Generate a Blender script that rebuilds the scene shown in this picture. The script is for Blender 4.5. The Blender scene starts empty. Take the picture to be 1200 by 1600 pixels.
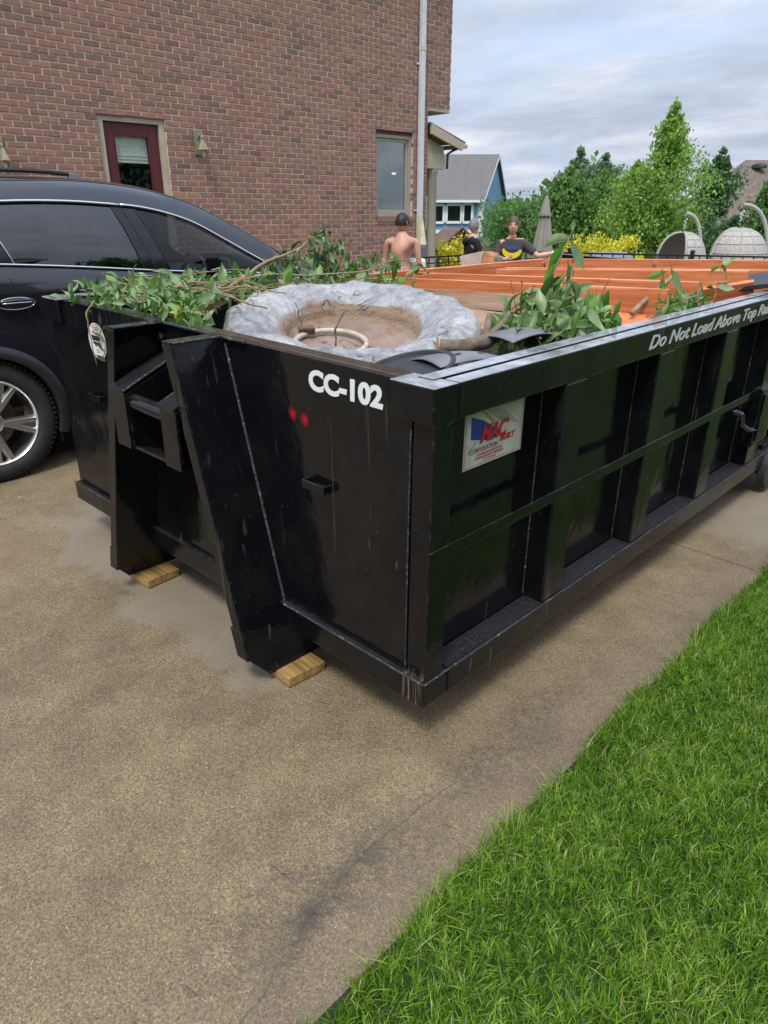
import bpy, math, random
import numpy as np
from mathutils import Vector, Matrix, Euler, noise as mnoise
rnd = random.Random(7)
SC = bpy.context.scene
COL = SC.collection
R = math.radians

# ------------------------------------------------------------------ camera, world, sun, exposure
PITCH, YAW = 0.3945, 0.7675          # radians: tilt below the horizon, turn to the left of +Y
CAMP = Vector((1.199, -1.420, 1.637))
cd = bpy.data.cameras.new('camera'); cam = bpy.data.objects.new('camera', cd); COL.objects.link(cam)
cam.location = CAMP
cam.rotation_euler = (math.pi/2-PITCH, 0, YAW)
cd.sensor_fit = 'VERTICAL'; cd.sensor_height = 24.0; cd.lens = 24.0*1117/1600
cd.clip_start = 0.05; cd.clip_end = 1500
SC.camera = cam

SUN_EL, SUN_ROT = R(58), R(150)      # behind thin cloud, over the camera's right shoulder
w = bpy.data.worlds.new("World"); SC.world = w; w.use_nodes = True
nt = w.node_tree; N = nt.nodes; L = nt.links
N.clear()
wo = N.new('ShaderNodeOutputWorld'); bg = N.new('ShaderNodeBackground'); bg.inputs['Strength'].default_value = 0.1
sky = N.new('ShaderNodeTexSky'); sky.sky_type = 'NISHITA'; sky.sun_disc = False
sky.sun_elevation = SUN_EL; sky.sun_rotation = SUN_ROT; sky.dust_density = 2.0; sky.ozone_density = 1.5
tc = N.new('ShaderNodeTexCoord'); sep = N.new('ShaderNodeSeparateXYZ')
L.new(tc.outputs['Generated'], sep.inputs[0])
def wm(op, a, b=None, clamp=False):
    n = N.new('ShaderNodeMath'); n.operation = op; n.use_clamp = clamp
    for i, v in enumerate((a, b)):
        if v is None: continue
        if isinstance(v, (int, float)): n.inputs[i].default_value = v
        else: L.new(v, n.inputs[i])
    return n.outputs[0]
zz = wm('ADD', wm('MAXIMUM', sep.outputs['Z'], 0.0), 0.16)
cmb = N.new('ShaderNodeCombineXYZ')
L.new(wm('DIVIDE', sep.outputs['X'], zz), cmb.inputs[0]); L.new(wm('DIVIDE', sep.outputs['Y'], zz), cmb.inputs[1])
rot = N.new('ShaderNodeMapping'); rot.inputs['Rotation'].default_value = (0, 0, R(-44)); rot.inputs['Scale'].default_value = (0.62, 0.95, 1)
L.new(cmb.outputs[0], rot.inputs[0])
def cl(scale, detail, off, rough=0.55):
    n = N.new('ShaderNodeTexNoise'); n.inputs['Scale'].default_value = scale; n.inputs['Detail'].default_value = detail
    n.inputs['Roughness'].default_value = rough; n.inputs['Distortion'].default_value = 0.25
    m = N.new('ShaderNodeMapping'); m.inputs['Location'].default_value = off
    L.new(rot.outputs[0], m.inputs[0]); L.new(m.outputs[0], n.inputs['Vector']); return n.outputs['Fac']
def ramp(src, stops, nodes=None, links=None):
    nodes = nodes or N; links = links or L
    r = nodes.new('ShaderNodeValToRGB'); e = r.color_ramp.elements
    while len(e) < len(stops): e.new(0.5)
    for i, (p, c) in enumerate(stops):
        e[i].position = p; e[i].color = (c[0], c[1], c[2], 1) if hasattr(c, '__len__') else (c, c, c, 1)
    links.new(src, r.inputs[0]); return r.outputs['Color']
cover = ramp(cl(1.15, 7, (3.1, 1.7, 0)), [(0.30, 0.0), (0.50, 1.0)])
shade = ramp(cl(2.1, 8, (7.3, 2.2, 4.0), 0.6), [(0.28, (2.9, 3.25, 4.1)), (0.45, (3.7, 4.1, 5.0)), (0.58, (4.8, 5.05, 5.8)), (0.76, (6.6, 6.7, 7.1))])
hz = N.new('ShaderNodeMixRGB'); hz.inputs['Color2'].default_value = (3.9, 4.9, 6.5, 1)   # milky veil over the blue
hz.inputs['Fac'].default_value = 0.82; L.new(sky.outputs[0], hz.inputs['Color1'])
mx = N.new('ShaderNodeMixRGB'); L.new(wm('MULTIPLY', cover, 0.92), mx.inputs['Fac'])
L.new(hz.outputs[0], mx.inputs['Color1']); L.new(shade, mx.inputs['Color2'])
grd = N.new('ShaderNodeMixRGB'); grd.blend_type = 'MULTIPLY'; grd.inputs['Fac'].default_value = 1.0     # overcast sky: the zenith is brighter than the horizon
gr = N.new('ShaderNodeCombineXYZ'); gv = wm('ADD', wm('MULTIPLY', wm('MAXIMUM', sep.outputs['Z'], 0.0), 1.05), 0.74)
for i in range(3): L.new(gv, gr.inputs[i])
L.new(mx.outputs[0], grd.inputs['Color1']); L.new(gr.outputs[0], grd.inputs['Color2'])
L.new(grd.outputs[0], bg.inputs['Color']); L.new(bg.outputs[0], wo.inputs['Surface'])

sl = bpy.data.lights.new('sun', 'SUN'); sl.energy = 1.5; sl.angle = R(14); sl.color = (1.0, 0.97, 0.92)
so = bpy.data.objects.new('sun', sl); COL.objects.link(so)
# direction towards the sun: sun_rotation is measured clockwise from +Y seen from above
sd = Vector((math.sin(SUN_ROT)*math.cos(SUN_EL), math.cos(SUN_ROT)*math.cos(SUN_EL), math.sin(SUN_EL)))
so.rotation_euler = sd.to_track_quat('Z', 'Y').to_euler(); so.location = (6, -6, 12)
SC.view_settings.view_transform = 'Standard'; SC.view_settings.look = 'None'
SC.view_settings.exposure = 0.85; SC.view_settings.gamma = 1.0; SC.view_settings.use_curve_mapping = False
SC.cycles.max_bounces = 8; SC.cycles.transparent_max_bounces = 12

# ------------------------------------------------------------------ helpers
FP = 1117.0
def at(px, py, D):
    """surveyed point of the place: image direction and forward distance D from the tripod"""
    v = ((px-600)/FP, 1.0, -(py-800)/FP)
    c, s = math.cos(PITCH), math.sin(PITCH)
    q = Vector((v[0], c*v[1]+s*v[2], -s*v[1]+c*v[2])) * 1.0
    q = q * (D/q.y)
    ca, sa = math.cos(YAW), math.sin(YAW)
    return CAMP + Vector((q.x*ca-q.y*sa, q.x*sa+q.y*ca, q.z))
def project(P):
    d = Vector(P)-CAMP; ca, sa = math.cos(YAW), math.sin(YAW)
    x = d.x*ca+d.y*sa; y = -d.x*sa+d.y*ca; z = d.z
    c, s = math.cos(PITCH), math.sin(PITCH)
    dd = y*c-z*s; u = y*s+z*c
    if dd < 0.05: return None
    return 600+FP*x/dd, 800-FP*u/dd, dd
def sstep(a, b, x):
    t = min(1, max(0, (x-a)/(b-a))); return t*t*(3-2*t)
def G(x, y):
    """height of the ground: the drive tilts gently, the garden behind lies level"""
    r = math.hypot(x+1, y-1)
    k = sstep(5.2, 9.0, r)
    return (1-k)*(-.0249*x+.0139*y) + k*(-.12)

class MB:
    def __init__(s): s.v = []; s.f = []; s.m = []; s.cur = 0
    def add(s, vs, fs):
        o = len(s.v); s.v += [tuple(p) for p in vs]; s.f += [tuple(i+o for i in f) for f in fs]; s.m += [s.cur]*len(fs); return s
    def box(s, x0, x1, y0, y1, z0, z1, M=None):
        vs = [(x, y, z) for z in (z0, z1) for y in (y0, y1) for x in (x0, x1)]
        if M: vs = [M @ Vector(p) for p in vs]
        return s.add(vs, [(0, 2, 3, 1), (4, 5, 7, 6), (0, 1, 5, 4), (2, 6, 7, 3), (0, 4, 6, 2), (1, 3, 7, 5)])
    def hexa(s, p):      # 8 points, bottom 4 (ccw seen from above) then top 4
        return s.add(p, [(0, 3, 2, 1), (4, 5, 6, 7), (0, 1, 5, 4), (1, 2, 6, 5), (2, 3, 7, 6), (3, 0, 4, 7)])
    def prism(s, poly, a, b):
        """poly: 3d points ring shifted by vector a and b"""
        n = len(poly); a = Vector(a); b = Vector(b)
        vs = [Vector(p)+a for p in poly]+[Vector(p)+b for p in poly]
        fs = [tuple(range(n))[::-1], tuple(range(n, 2*n))]+[(i, (i+1) % n, n+(i+1) % n, n+i) for i in range(n)]
        return s.add(vs, fs)
    def beam(s, p, q, wd, ht, up=(0, 0, 1)):
        p = Vector(p); q = Vector(q); d = (q-p).normalized(); u = Vector(up); sd_ = d.cross(u).normalized(); u = sd_.cross(d)
        vs = []
        for c in (p, q):
            vs += [c-sd_*wd/2-u*ht/2, c+sd_*wd/2-u*ht/2, c+sd_*wd/2+u*ht/2, c-sd_*wd/2+u*ht/2]
        return s.add(vs, [(0, 1, 2, 3), (7, 6, 5, 4), (0, 4, 5, 1), (1, 5, 6, 2), (2, 6, 7, 3), (3, 7, 4, 0)])
    def tube(s, pts, r, n=8, cap=True):
        pts = [Vector(p) for p in pts]; m = len(pts)
        rr = r if hasattr(r, '__len__') else [r]*m
        vs = []; ref = None
        for i, p in enumerate(pts):
            d = (pts[min(i+1, m-1)]-pts[max(i-1, 0)]).normalized()
            if ref is None:
                ref = d.orthogonal().normalized()
            ref = (ref-d*ref.dot(d)).normalized(); b = d.cross(ref)
            for k in range(n):
                a = 2*math.pi*k/n; vs.append(p+(ref*math.cos(a)+b*math.sin(a))*rr[i])
        fs = [(i*n+k, i*n+(k+1) % n, (i+1)*n+(k+1) % n, (i+1)*n+k) for i in range(m-1) for k in range(n)]
        if cap: fs += [tuple(range(n))[::-1], tuple(range((m-1)*n, m*n))]
        return s.add(vs, fs)
    def lathe(s, prof, n=32, M=None, close=False):
        """prof: (radius, z) list, around z"""
        vs = []; m = len(prof)
        for r_, z in prof:
            for k in range(n):
                a = 2*math.pi*k/n; p = Vector((r_*math.cos(a), r_*math.sin(a), z)); vs.append(M @ p if M else p)
        rng = range(m) if close else range(m-1)
        fs = [(i*n+k, i*n+(k+1) % n, ((i+1) % m)*n+(k+1) % n, ((i+1) % m)*n+k) for i in rng for k in range(n)]
        return s.add(vs, fs)
    def grid(s, fn, nu, nv):
        o = [fn(i/(nu-1), j/(nv-1)) for j in range(nv) for i in range(nu)]
        return s.add(o, [(j*nu+i, j*nu+i+1, (j+1)*nu+i+1, (j+1)*nu+i) for j in range(nv-1) for i in range(nu-1)])
    def mesh(s, name, mats=None, smooth=False):
        me = bpy.data.meshes.new(name); me.from_pydata(s.v, [], s.f); me.update()
        for m in (mats or []): me.materials.append(m)
        if mats and len(mats) > 1: me.polygons.foreach_set('material_index', s.m)
        if smooth: me.polygons.foreach_set('use_smooth', [True]*len(me.polygons))
        return me
    def build(s, name, mat, parent=None, smooth=False, bevel=0, kind=None, label=None):
        mats = mat if isinstance(mat, (list, tuple)) else [mat]
        return link(name, s.mesh(name, mats, smooth), parent, bevel, kind, label)
def link(name, me, parent=None, bevel=0, kind=None, label=None):
    o = bpy.data.objects.new(name, me); COL.objects.link(o)
    if parent: o.parent = parent
    if bevel:
        b = o.modifiers.new('Bevel', 'BEVEL'); b.width = bevel; b.segments = 2; b.limit_method = 'ANGLE'; b.angle_limit = R(40)
    if kind: o['kind'] = kind
    if label: o['label'] = label
    return o
def thing(name, label, cat, loc=(0, 0, 0), rotz=0, group=None):
    o = bpy.data.objects.new(name, None); COL.objects.link(o); o.empty_display_size = .1
    o.location = loc; o.rotation_euler = (0, 0, rotz); return tag(o, label, cat, group)
def tag(o, label, cat, group=None, kind=None):
    if label: o['label'] = label
    if cat: o['category'] = cat
    if group: o['group'] = group
    if kind: o['kind'] = kind
    return o
def autosmooth(o, ang=35):
    me = o.data
    me.polygons.foreach_set('use_smooth', [True]*len(me.polygons))
    try: me.set_sharp_from_angle(angle=R(ang))
    except Exception: pass
def cat_rom(keys, x):
    """smooth interpolation through (x, y) keys"""
    n = len(keys)
    if x <= keys[0][0]: return keys[0][1]
    if x >= keys[-1][0]: return keys[-1][1]
    for i in range(n-1):
        if keys[i][0] <= x <= keys[i+1][0]:
            x0, y0 = keys[i]; x1, y1 = keys[i+1]
            def sl_(a, b):
                return (keys[b][1]-keys[a][1])/(keys[b][0]-keys[a][0])
            m0 = sl_(max(i-1, 0), i+1); m1 = sl_(i, min(i+2, n-1))
            h = x1-x0; t = (x-x0)/h
            return (2*t**3-3*t**2+1)*y0+(t**3-2*t**2+t)*h*m0+(-2*t**3+3*t**2)*y1+(t**3-t**2)*h*m1

# ------------------------------------------------------------------ materials
class NT:
    def __init__(s, name, base=(.5, .5, .5), rough=.5, metal=0.0, spec=None):
        m = bpy.data.materials.new(name); m.use_nodes = True; s.m = m; s.t = m.node_tree; s.n = s.t.nodes; s.l = s.t.links
        s.b = s.n['Principled BSDF']; s.set('Base Color', base); s.set('Roughness', rough); s.set('Metallic', metal)
        if spec is not None: s.set('Specular IOR Level', spec)
        s._pos = None
    def set(s, k, v):
        i = s.b.inputs[k]
        if isinstance(v, bpy.types.NodeSocket): s.l.new(v, i)
        elif hasattr(v, '__len__'): i.default_value = (*v, 1) if len(v) == 3 else v
        else: i.default_value = v
        return s
    def pos(s, obj=False):
        if obj:
            return s.n.new('ShaderNodeTexCoord').outputs['Object']
        if s._pos is None: s._pos = s.n.new('ShaderNodeNewGeometry').outputs['Position']
        return s._pos
    def mapp(s, vec, scale=(1, 1, 1), rot=(0, 0, 0), loc=(0, 0, 0)):
        m = s.n.new('ShaderNodeMapping'); s.l.new(vec, m.inputs[0]); m.inputs['Scale'].default_value = scale
        m.inputs['Rotation'].default_value = rot; m.inputs['Location'].default_value = loc; return m.outputs[0]
    def noise(s, scale, detail=4, rough=.55, vec=None, dist=0.0, out='Fac'):
        n = s.n.new('ShaderNodeTexNoise'); n.inputs['Scale'].default_value = scale; n.inputs['Detail'].default_value = detail
        n.inputs['Roughness'].default_value = rough; n.inputs['Distortion'].default_value = dist
        s.l.new(vec if vec is not None else s.pos(), n.inputs['Vector']); return n.outputs[out]
    def vor(s, scale, vec=None, feat='F1', out='Distance', rnd_=1.0):
        n = s.n.new('ShaderNodeTexVoronoi'); n.feature = feat; n.inputs['Scale'].default_value = scale
        n.inputs['Randomness'].default_value = rnd_
        s.l.new(vec if vec is not None else s.pos(), n.inputs['Vector']); return n.outputs[out]
    def ramp(s, src, stops): return ramp(src, stops, s.n, s.l)
    def math(s, op, a, b=None, c=None, clamp=False):
        n = s.n.new('ShaderNodeMath'); n.operation = op; n.use_clamp = clamp
        for i, v in enumerate((a, b, c)):
            if v is None: continue
            if isinstance(v, (int, float)): n.inputs[i].default_value = v
            else: s.l.new(v, n.inputs[i])
        return n.outputs[0]
    def mix(s, f, a, b, mode='MIX'):
        n = s.n.new('ShaderNodeMixRGB'); n.blend_type = mode
        for i, v in zip((0, 1, 2), (f, a, b)):
            if isinstance(v, (int, float)): n.inputs[i].default_value = v
            elif isinstance(v, bpy.types.NodeSocket): s.l.new(v, n.inputs[i])
            else: n.inputs[i].default_value = (*v, 1)
        return n.outputs[0]
    def bump(s, h, strength=.3, dist=.01):
        n = s.n.new('ShaderNodeBump'); n.inputs['Strength'].default_value = strength; n.inputs['Distance'].default_value = dist
        s.l.new(h, n.inputs['Height']); s.l.new(n.outputs[0], s.b.inputs['Normal']); return s
    def attr(s, name, out='Fac'):
        a = s.n.new('ShaderNodeAttribute'); a.attribute_name = name; return a.outputs[out]
    def orand(s): return s.n.new('ShaderNodeObjectInfo').outputs['Random']
def simple(name, base, rough=.5, metal=0., var=.15, scale=8, bump=0., bscale=60, spec=None):
    t = NT(name, base, rough, metal, spec)
    n = t.noise(scale, 5)
    lo = tuple(c*(1-var) for c in base); hi = tuple(min(1, c*(1+var)) for c in base)
    t.set('Base Color', t.ramp(n, [(.3, lo), (.7, hi)]))
    if bump: t.bump(t.noise(bscale, 5), bump, .004)
    return t.m

def mk_black(name='black_enamel', film=.0, filmc=(.2, .2, .21)):
    t = NT(name, (.01, .01, .012), .2)
    p = t.pos()
    n1 = t.noise(2.3, 5); n2 = t.noise(30, 5, .65)
    dust = t.ramp(t.noise(5.5, 8, .7), [(.45, 0.0), (.8, 1.0)])
    chips = t.ramp(t.noise(26, 3, .5), [(.735, 0.0), (.75, 1.0)])
    col = t.ramp(n1, [(.3, (.0030, .0034, .0050)), (.7, (.0060, .0062, .0078))])
    col = t.mix(t.math('MULTIPLY', dust, .16), col, (.05, .047, .042))
    spk = t.ramp(t.vor(38, vec=p), [(.035, 1.0), (.06, 0.0)])
    gate = t.ramp(t.noise(3.1, 3), [(.40, 0.0), (.52, 1.0)])
    spk = t.math('MULTIPLY', spk, gate)
    col = t.mix(t.math('MULTIPLY', spk, .8), col, (.3, .3, .31))
    rust = t.ramp(t.noise(7.5, 6, .7), [(.69, 0.0), (.73, 1.0)])
    col = t.mix(t.math('MULTIPLY', rust, .5), col, (.12, .045, .02))
    scr = t.ramp(t.noise(9, 3, .5, vec=t.mapp(p, scale=(2.2, 2.2, .35), rot=(.35, .2, .1)), dist=.4), [(.715, 0.0), (.735, 1.0)])
    col = t.mix(t.math('MULTIPLY', scr, .22), col, (.20, .20, .21))
    drip = t.math('MULTIPLY', t.ramp(t.noise(13, 2, .4, vec=t.mapp(p, scale=(3.4, 3.4, .05))), [(.66, 0.0), (.72, 1.0)]), t.ramp(t.noise(2.1, 3), [(.5, 0.), (.6, 1.)]))
    col = t.mix(t.math('MULTIPLY', drip, .13), col, (.22, .20, .17))
    sc_ = t.n.new('ShaderNodeSeparateXYZ'); t.l.new(p, sc_.inputs[0])
    cr = t.math('MULTIPLY', t.ramp(t.math('ABSOLUTE', t.math('ADD', sc_.outputs['X'], .05)), [(.03, 1.), (.048, 0.)]), t.math('LESS_THAN', sc_.outputs['Y'], .03))
    cr = t.math('MULTIPLY', cr, t.ramp(sc_.outputs['Z'], [(.285, 1.), (.32, 0.)]))
    cr = t.math('MULTIPLY', cr, t.ramp(t.noise(40, 4, .7, vec=t.mapp(p, scale=(2.2, 1, .12))), [(.50, 0.), (.60, 1.)]))
    col = t.mix(t.math('MULTIPLY', cr, .7), col, (.22, .15, .085))
    bv = t.n.new('ShaderNodeBevel'); bv.samples = 4; bv.inputs['Radius'].default_value = .009
    gN = t.n.new('ShaderNodeNewGeometry'); dp = t.n.new('ShaderNodeVectorMath'); dp.operation = 'DOT_PRODUCT'
    t.l.new(bv.outputs[0], dp.inputs[0]); t.l.new(gN.outputs['Normal'], dp.inputs[1])
    ew = t.math('MULTIPLY', t.ramp(dp.outputs['Value'], [(.86, 1.0), (.985, 0.0)]), t.math('MULTIPLY', t.ramp(t.noise(34, 7, .8), [(.50, 0.0), (.60, 1.0)]), t.ramp(t.noise(4.2, 3), [(.42, .15), (.6, 1.)])))
    col = t.mix(t.math('MULTIPLY', ew, .36), col, t.mix(t.ramp(t.noise(5, 3), [(.5, 0.), (.62, 1.)]), (.26, .27, .30), (.16, .07, .03)))
    # film on upward faces: dust, and on the rails sky sheen painted in too
    gn_ = t.n.new('ShaderNodeNewGeometry'); sn_ = t.n.new('ShaderNodeSeparateXYZ'); t.l.new(gn_.outputs['True Normal'], sn_.inputs[0])
    upf = t.ramp(sn_.outputs['Z'], [(.7, 0.0), (.95, 1.0)])
    if film: col = t.mix(t.math('MULTIPLY', upf, t.ramp(t.noise(9, 7, .7), [(.35, film*.35), (.65, film)])), col, filmc)
    t.set('Base Color', col)
    sz = t.n.new('ShaderNodeSeparateXYZ'); t.l.new(p, sz.inputs[0])
    low = t.ramp(sz.outputs['Z'], [(.0, 1.0), (.9, 0.0)])
    rr = t.math('ADD', t.math('MULTIPLY', dust, .14), t.math('ADD', t.math('MULTIPLY', n2, .08), .035))
    rr = t.math('ADD', rr, t.math('MULTIPLY', low, .07))
    t.set('Roughness', rr); t.set('Specular IOR Level', .36)
    hb = t.math('ADD', t.math('MULTIPLY', t.noise(3.4, 3), 1.0), t.math('MULTIPLY', n2, .045))
    t.bump(hb, .38, .02); return t.m
def mk_weld():
    t = NT('weld_bead', (.03, .03, .034), .38)
    n = t.noise(75, 7, .85); t.set('Base Color', t.ramp(n, [(.42, (.010, .010, .012)), (.56, (.05, .052, .058)), (.66, (.42, .43, .48))]))
    t.bump(t.noise(140, 3), .9, .006); return t.m
def mk_grit():
    t = NT('gritty_ledge', (.03, .03, .034), .45)
    n = t.noise(120, 5, .75); t.set('Base Color', t.ramp(n, [(.50, (.005, .005, .008)), (.60, (.024, .025, .032)), (.70, (.28, .29, .33))]))
    t.bump(t.noise(110, 4, .8), 1.0, .012); return t.m
def mk_concrete():
    t = NT('broomed_concrete', (.2, .17, .13), .8)
    p = t.pos()
    big = t.noise(.9, 6, .6); mid = t.noise(4.5, 7, .65); fin = t.noise(150, 4, .8)
    col = t.ramp(big, [(.30, (.150, .114, .066)), (.5, (.182, .140, .082)), (.70, (.215, .168, .101))])
    col = t.mix(.55, col, t.ramp(mid, [(.32, (.105, .080, .047)), (.5, (.180, .138, .081)), (.70, (.258, .204, .126))]))
    col = t.mix(.8, col, t.ramp(fin, [(.34, (.2, .17, .14)), (.5, (.5, .5, .5)), (.64, (.88, .84, .78))]), 'OVERLAY')
    # aggregate grains
    g1 = t.vor(270, out='Color'); gs = t.n.new('ShaderNodeSeparateColor'); t.l.new(g1, gs.inputs[0])
    grain = t.ramp(gs.outputs[0], [(.0, (.2, .18, .16)), (.18, (.42, .42, .42)), (.8, (.56, .55, .52)), (.93, (.8, .77, .7)), (1., (.98, .94, .86))])
    col = t.mix(.65, col, grain, 'OVERLAY')
    # dark organic stains near the lawn edge
    sx = t.n.new('ShaderNodeSeparateXYZ'); t.l.new(p, sx.inputs[0])
    X, Y = sx.outputs['X'], sx.outputs['Y']
    def blob(cx, cy, rx, ry, ang=0.0):
        q = t.mapp(p, loc=(-cx, -cy, 0)); q = t.mapp(q, rot=(0, 0, -ang), scale=(1, 1, 1)); q = t.mapp(q, scale=(1/rx, 1/ry, 0))
        l = t.n.new('ShaderNodeVectorMath'); l.operation = 'LENGTH'; t.l.new(q, l.inputs[0])
        wob = t.math('MULTIPLY', t.math('SUBTRACT', t.noise(6, 6, .7), .5), 1.3)
        return t.ramp(t.math('ADD', l.outputs['Value'], wob), [(.55, 1.0), (1.0, 0.0)])
    st = t.math('MULTIPLY', t.math('MAXIMUM', blob(.16, -.52, .16, .62, -.12), blob(.17, .25, .12, .5, .05)), t.ramp(t.noise(30, 9, .85), [(.46, 0.), (.58, 1.)]))
    col = t.mix(t.math('MULTIPLY', st, .62), col, (.066, .056, .044))
    edge = t.math('MULTIPLY', t.ramp(X, [(.12, 0.), (.37, 1.)]), .35)
    col = t.mix(edge, col, (.125, .098, .080))
    wb = t.math('MULTIPLY', t.math('SUBTRACT', t.noise(3.2, 7, .62), .5), .75)
    inY = t.ramp(t.math('ADD', t.math('ADD', Y, .62), wb), [(.38, 0.), (.47, 1.)])
    inX = t.math('MULTIPLY', t.ramp(t.math('ADD', t.math('ADD', X, 3.05), wb), [(.25, 0.), (.45, 1.)]), t.ramp(t.math('ADD', t.math('ADD', X, 1.2), t.math('MULTIPLY', wb, .6)), [(.50, 1.), (.62, 0.)]))
    pale = t.math('MULTIPLY', inY, inX)
    pale = t.math('MAXIMUM', pale, blob(.12, 2.75, .34, .5, .1))
    col = t.mix(t.math('MULTIPLY', pale, .62), col, (.245, .215, .165))
    tanp = blob(-2.6, -.55, .5, .35, .4)
    col = t.mix(t.math('MULTIPLY', tanp, .35), col, (.25, .16, .09))
    crack = t.ramp(t.math('ABSOLUTE', t.math('SUBTRACT', t.noise(1.7, 3, .5), .5)), [(.0, 1.0), (.006, 0.0)])
    crack = t.math('MULTIPLY', crack, t.ramp(t.noise(.8, 2), [(.52, 0.), (.6, 1.)]))
    
    pit_ = t.math('MULTIPLY', t.ramp(t.vor(75), [(.07, 1.0), (.15, 0.0)]), t.ramp(t.noise(7, 5, .7), [(.45, 0.), (.6, 1.)]))
    col = t.mix(t.math('MULTIPLY', pit_, .65), col, (.05, .042, .033))
    # one hairline crack with pale efflorescence that runs beside the lawn
    drift = t.math('MULTIPLY', t.math('MAXIMUM', t.math('SUBTRACT', -.5, Y), 0.0), .30)
    ckx = t.math('ABSOLUTE', t.math('SUBTRACT', X, t.math('ADD', t.math('ADD', .14, drift), t.math('MULTIPLY', t.math('SUBTRACT', t.noise(5, 6, .7), .5), .11))))
    dk = t.math('MULTIPLY', t.ramp(t.math('ADD', ckx, t.math('MULTIPLY', t.noise(12, 6, .75), .10)), [(.045, 1.), (.105, 0.)]), t.ramp(t.noise(28, 8, .85), [(.40, 0.), (.50, 1.)]))
    dk = t.math('MULTIPLY', dk, t.math('MULTIPLY', t.math('LESS_THAN', Y, .35), t.math('ADD', .14, t.math('MULTIPLY', .86, t.ramp(t.math('ABSOLUTE', t.math('ADD', Y, .55)), [(.12, 1.), (.30, 0.)])))))
    col = t.mix(t.math('MULTIPLY', dk, .9), col, (.040, .034, .028))
    ckg = t.math('MULTIPLY', t.ramp(Y, [(.0, 1.), (.001, 1.)]), t.ramp(t.noise(2.6, 2), [(.40, 0.), (.52, 1.)]))
    lim = t.math('MULTIPLY', t.math('LESS_THAN', Y, .2), t.math('GREATER_THAN', Y, -1.1))
    ckg = t.math('MULTIPLY', ckg, lim)
    col = t.mix(t.math('MULTIPLY', t.math('MULTIPLY', t.ramp(ckx, [(.0, 1.), (.030, 0.)]), ckg), .16), col, (.28, .235, .16))
    col = t.mix(t.math('MULTIPLY', t.math('MULTIPLY', t.ramp(ckx, [(.0, 1.), (.0045, 0.)]), ckg), .8), col, (.035, .03, .026))
    chip = t.math('MULTIPLY', t.ramp(t.vor(2.3), [(.022, 1.0), (.034, 0.0)]), t.ramp(t.noise(40, 3), [(.42, 0.), (.5, 1.)]))
    col = t.mix(t.math('MULTIPLY', chip, .7), col, (.42, .38, .32))
    t.set('Base Color', col)
    t.set('Roughness', t.ramp(mid, [(.3, .62), (.7, .9)]))
    t.bump(t.math('ADD', fin, t.math('MULTIPLY', t.vor(270), .7)), .55, .003); return t.m
def mk_brick():
    t = NT('brick_clay', (.2, .1, .08), .85)
    v = t.attr('tone')
    c = t.ramp(v, [(.0, (.170, .112, .095)), (.12, (.215, .130, .106)), (.38, (.262, .146, .110)), (.62, (.295, .158, .115)),
                   (.84, (.275, .160, .122)), (.965, (.30, .165, .118)), (1., (.33, .205, .125))])
    sm = t.mix(.5, c, t.ramp(t.noise(19, 6, .7), [(.3, (.25, .25, .27)), (.7, (.72, .68, .64))]), 'OVERLAY')
    t.set('Base Color', sm); t.bump(t.noise(90, 5, .7), .5, .005); return t.m
M_BLACK = mk_black(film=.25, filmc=(.1, .1, .1)); M_RAIL = mk_black('worn_rail_sky_sheen', 1.0, (.42, .44, .48)); M_LIP = mk_black('worn_lip_enamel', .8, (.085, .07, .055)); M_WELD = mk_weld(); M_GRIT = mk_grit(); M_CONC = mk_concrete(); M_BRICK = mk_brick()  # the rail film colour holds wear plus painted-in reflected sky
M_MORTAR = simple('mortar', (.56, .465, .385), .95, var=.2, scale=14, bump=.5, bscale=150)
def mk_leaf(name, stops, rough=.38, trans=.25):
    t = NT(name, (.1, .2, .03), rough)
    v = t.math('FRACT', t.math('ADD', t.attr('tone'), t.orand()))
    base = t.ramp(v, stops)
    base = t.mix(.35, base, t.ramp(t.noise(40, 4), [(.3, (.35, .35, .35)), (.7, (.65, .65, .6))]), 'OVERLAY')
    if name in ('broad_leaf', 'wilted_leaf'):      # the undersides are paler, as on real leaves
        bf = t.n.new('ShaderNodeNewGeometry').outputs['Backfacing']
        base = t.mix(t.math('MULTIPLY', bf, .55), base, (.27, .38, .20))
    t.set('Base Color', base)
    tr = t.n.new('ShaderNodeBsdfTranslucent'); t.l.new(base, tr.inputs['Color'])
    mxs = t.n.new('ShaderNodeMixShader'); mxs.inputs[0].default_value = trans
    t.l.new(t.b.outputs[0], mxs.inputs[1]); t.l.new(tr.outputs[0], mxs.inputs[2])
    out = [n for n in t.n if n.type == 'OUTPUT_MATERIAL'][0]; t.l.new(mxs.outputs[0], out.inputs['Surface']); return t.m
M_LEAF = mk_leaf('broad_leaf', [(0, (.045, .13, .018)), (.35, (.09, .25, .028)), (.6, (.15, .35, .045)), (.8, (.25, .42, .10)), (.93, (.36, .44, .22)), (1, (.12, .065, .025))], .36, .35)
M_WILT = mk_leaf('wilted_leaf', [(0, (.045, .11, .026)), (.5, (.10, .21, .045)), (.85, (.18, .29, .09)), (1, (.25, .27, .13))], .5)
M_YEL = mk_leaf('golden_leaf', [(0, (.38, .40, .02)), (.5, (.66, .60, .03)), (1, (.78, .70, .07))], .5)
M_TREE = mk_leaf('tree_leaf', [(0, (.06, .15, .035)), (.5, (.12, .26, .055)), (1, (.20, .36, .09))], .55, .42)
M_BRIGHT = mk_leaf('poplar_leaf', [(0, (.17, .33, .05)), (.5, (.30, .50, .09)), (1, (.44, .64, .17))], .5, .5)
M_DARKT = mk_leaf('spruce_needle', [(0, (.045, .11, .045)), (.5, (.085, .18, .065)), (1, (.13, .25, .095))], .6, .35)
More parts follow.
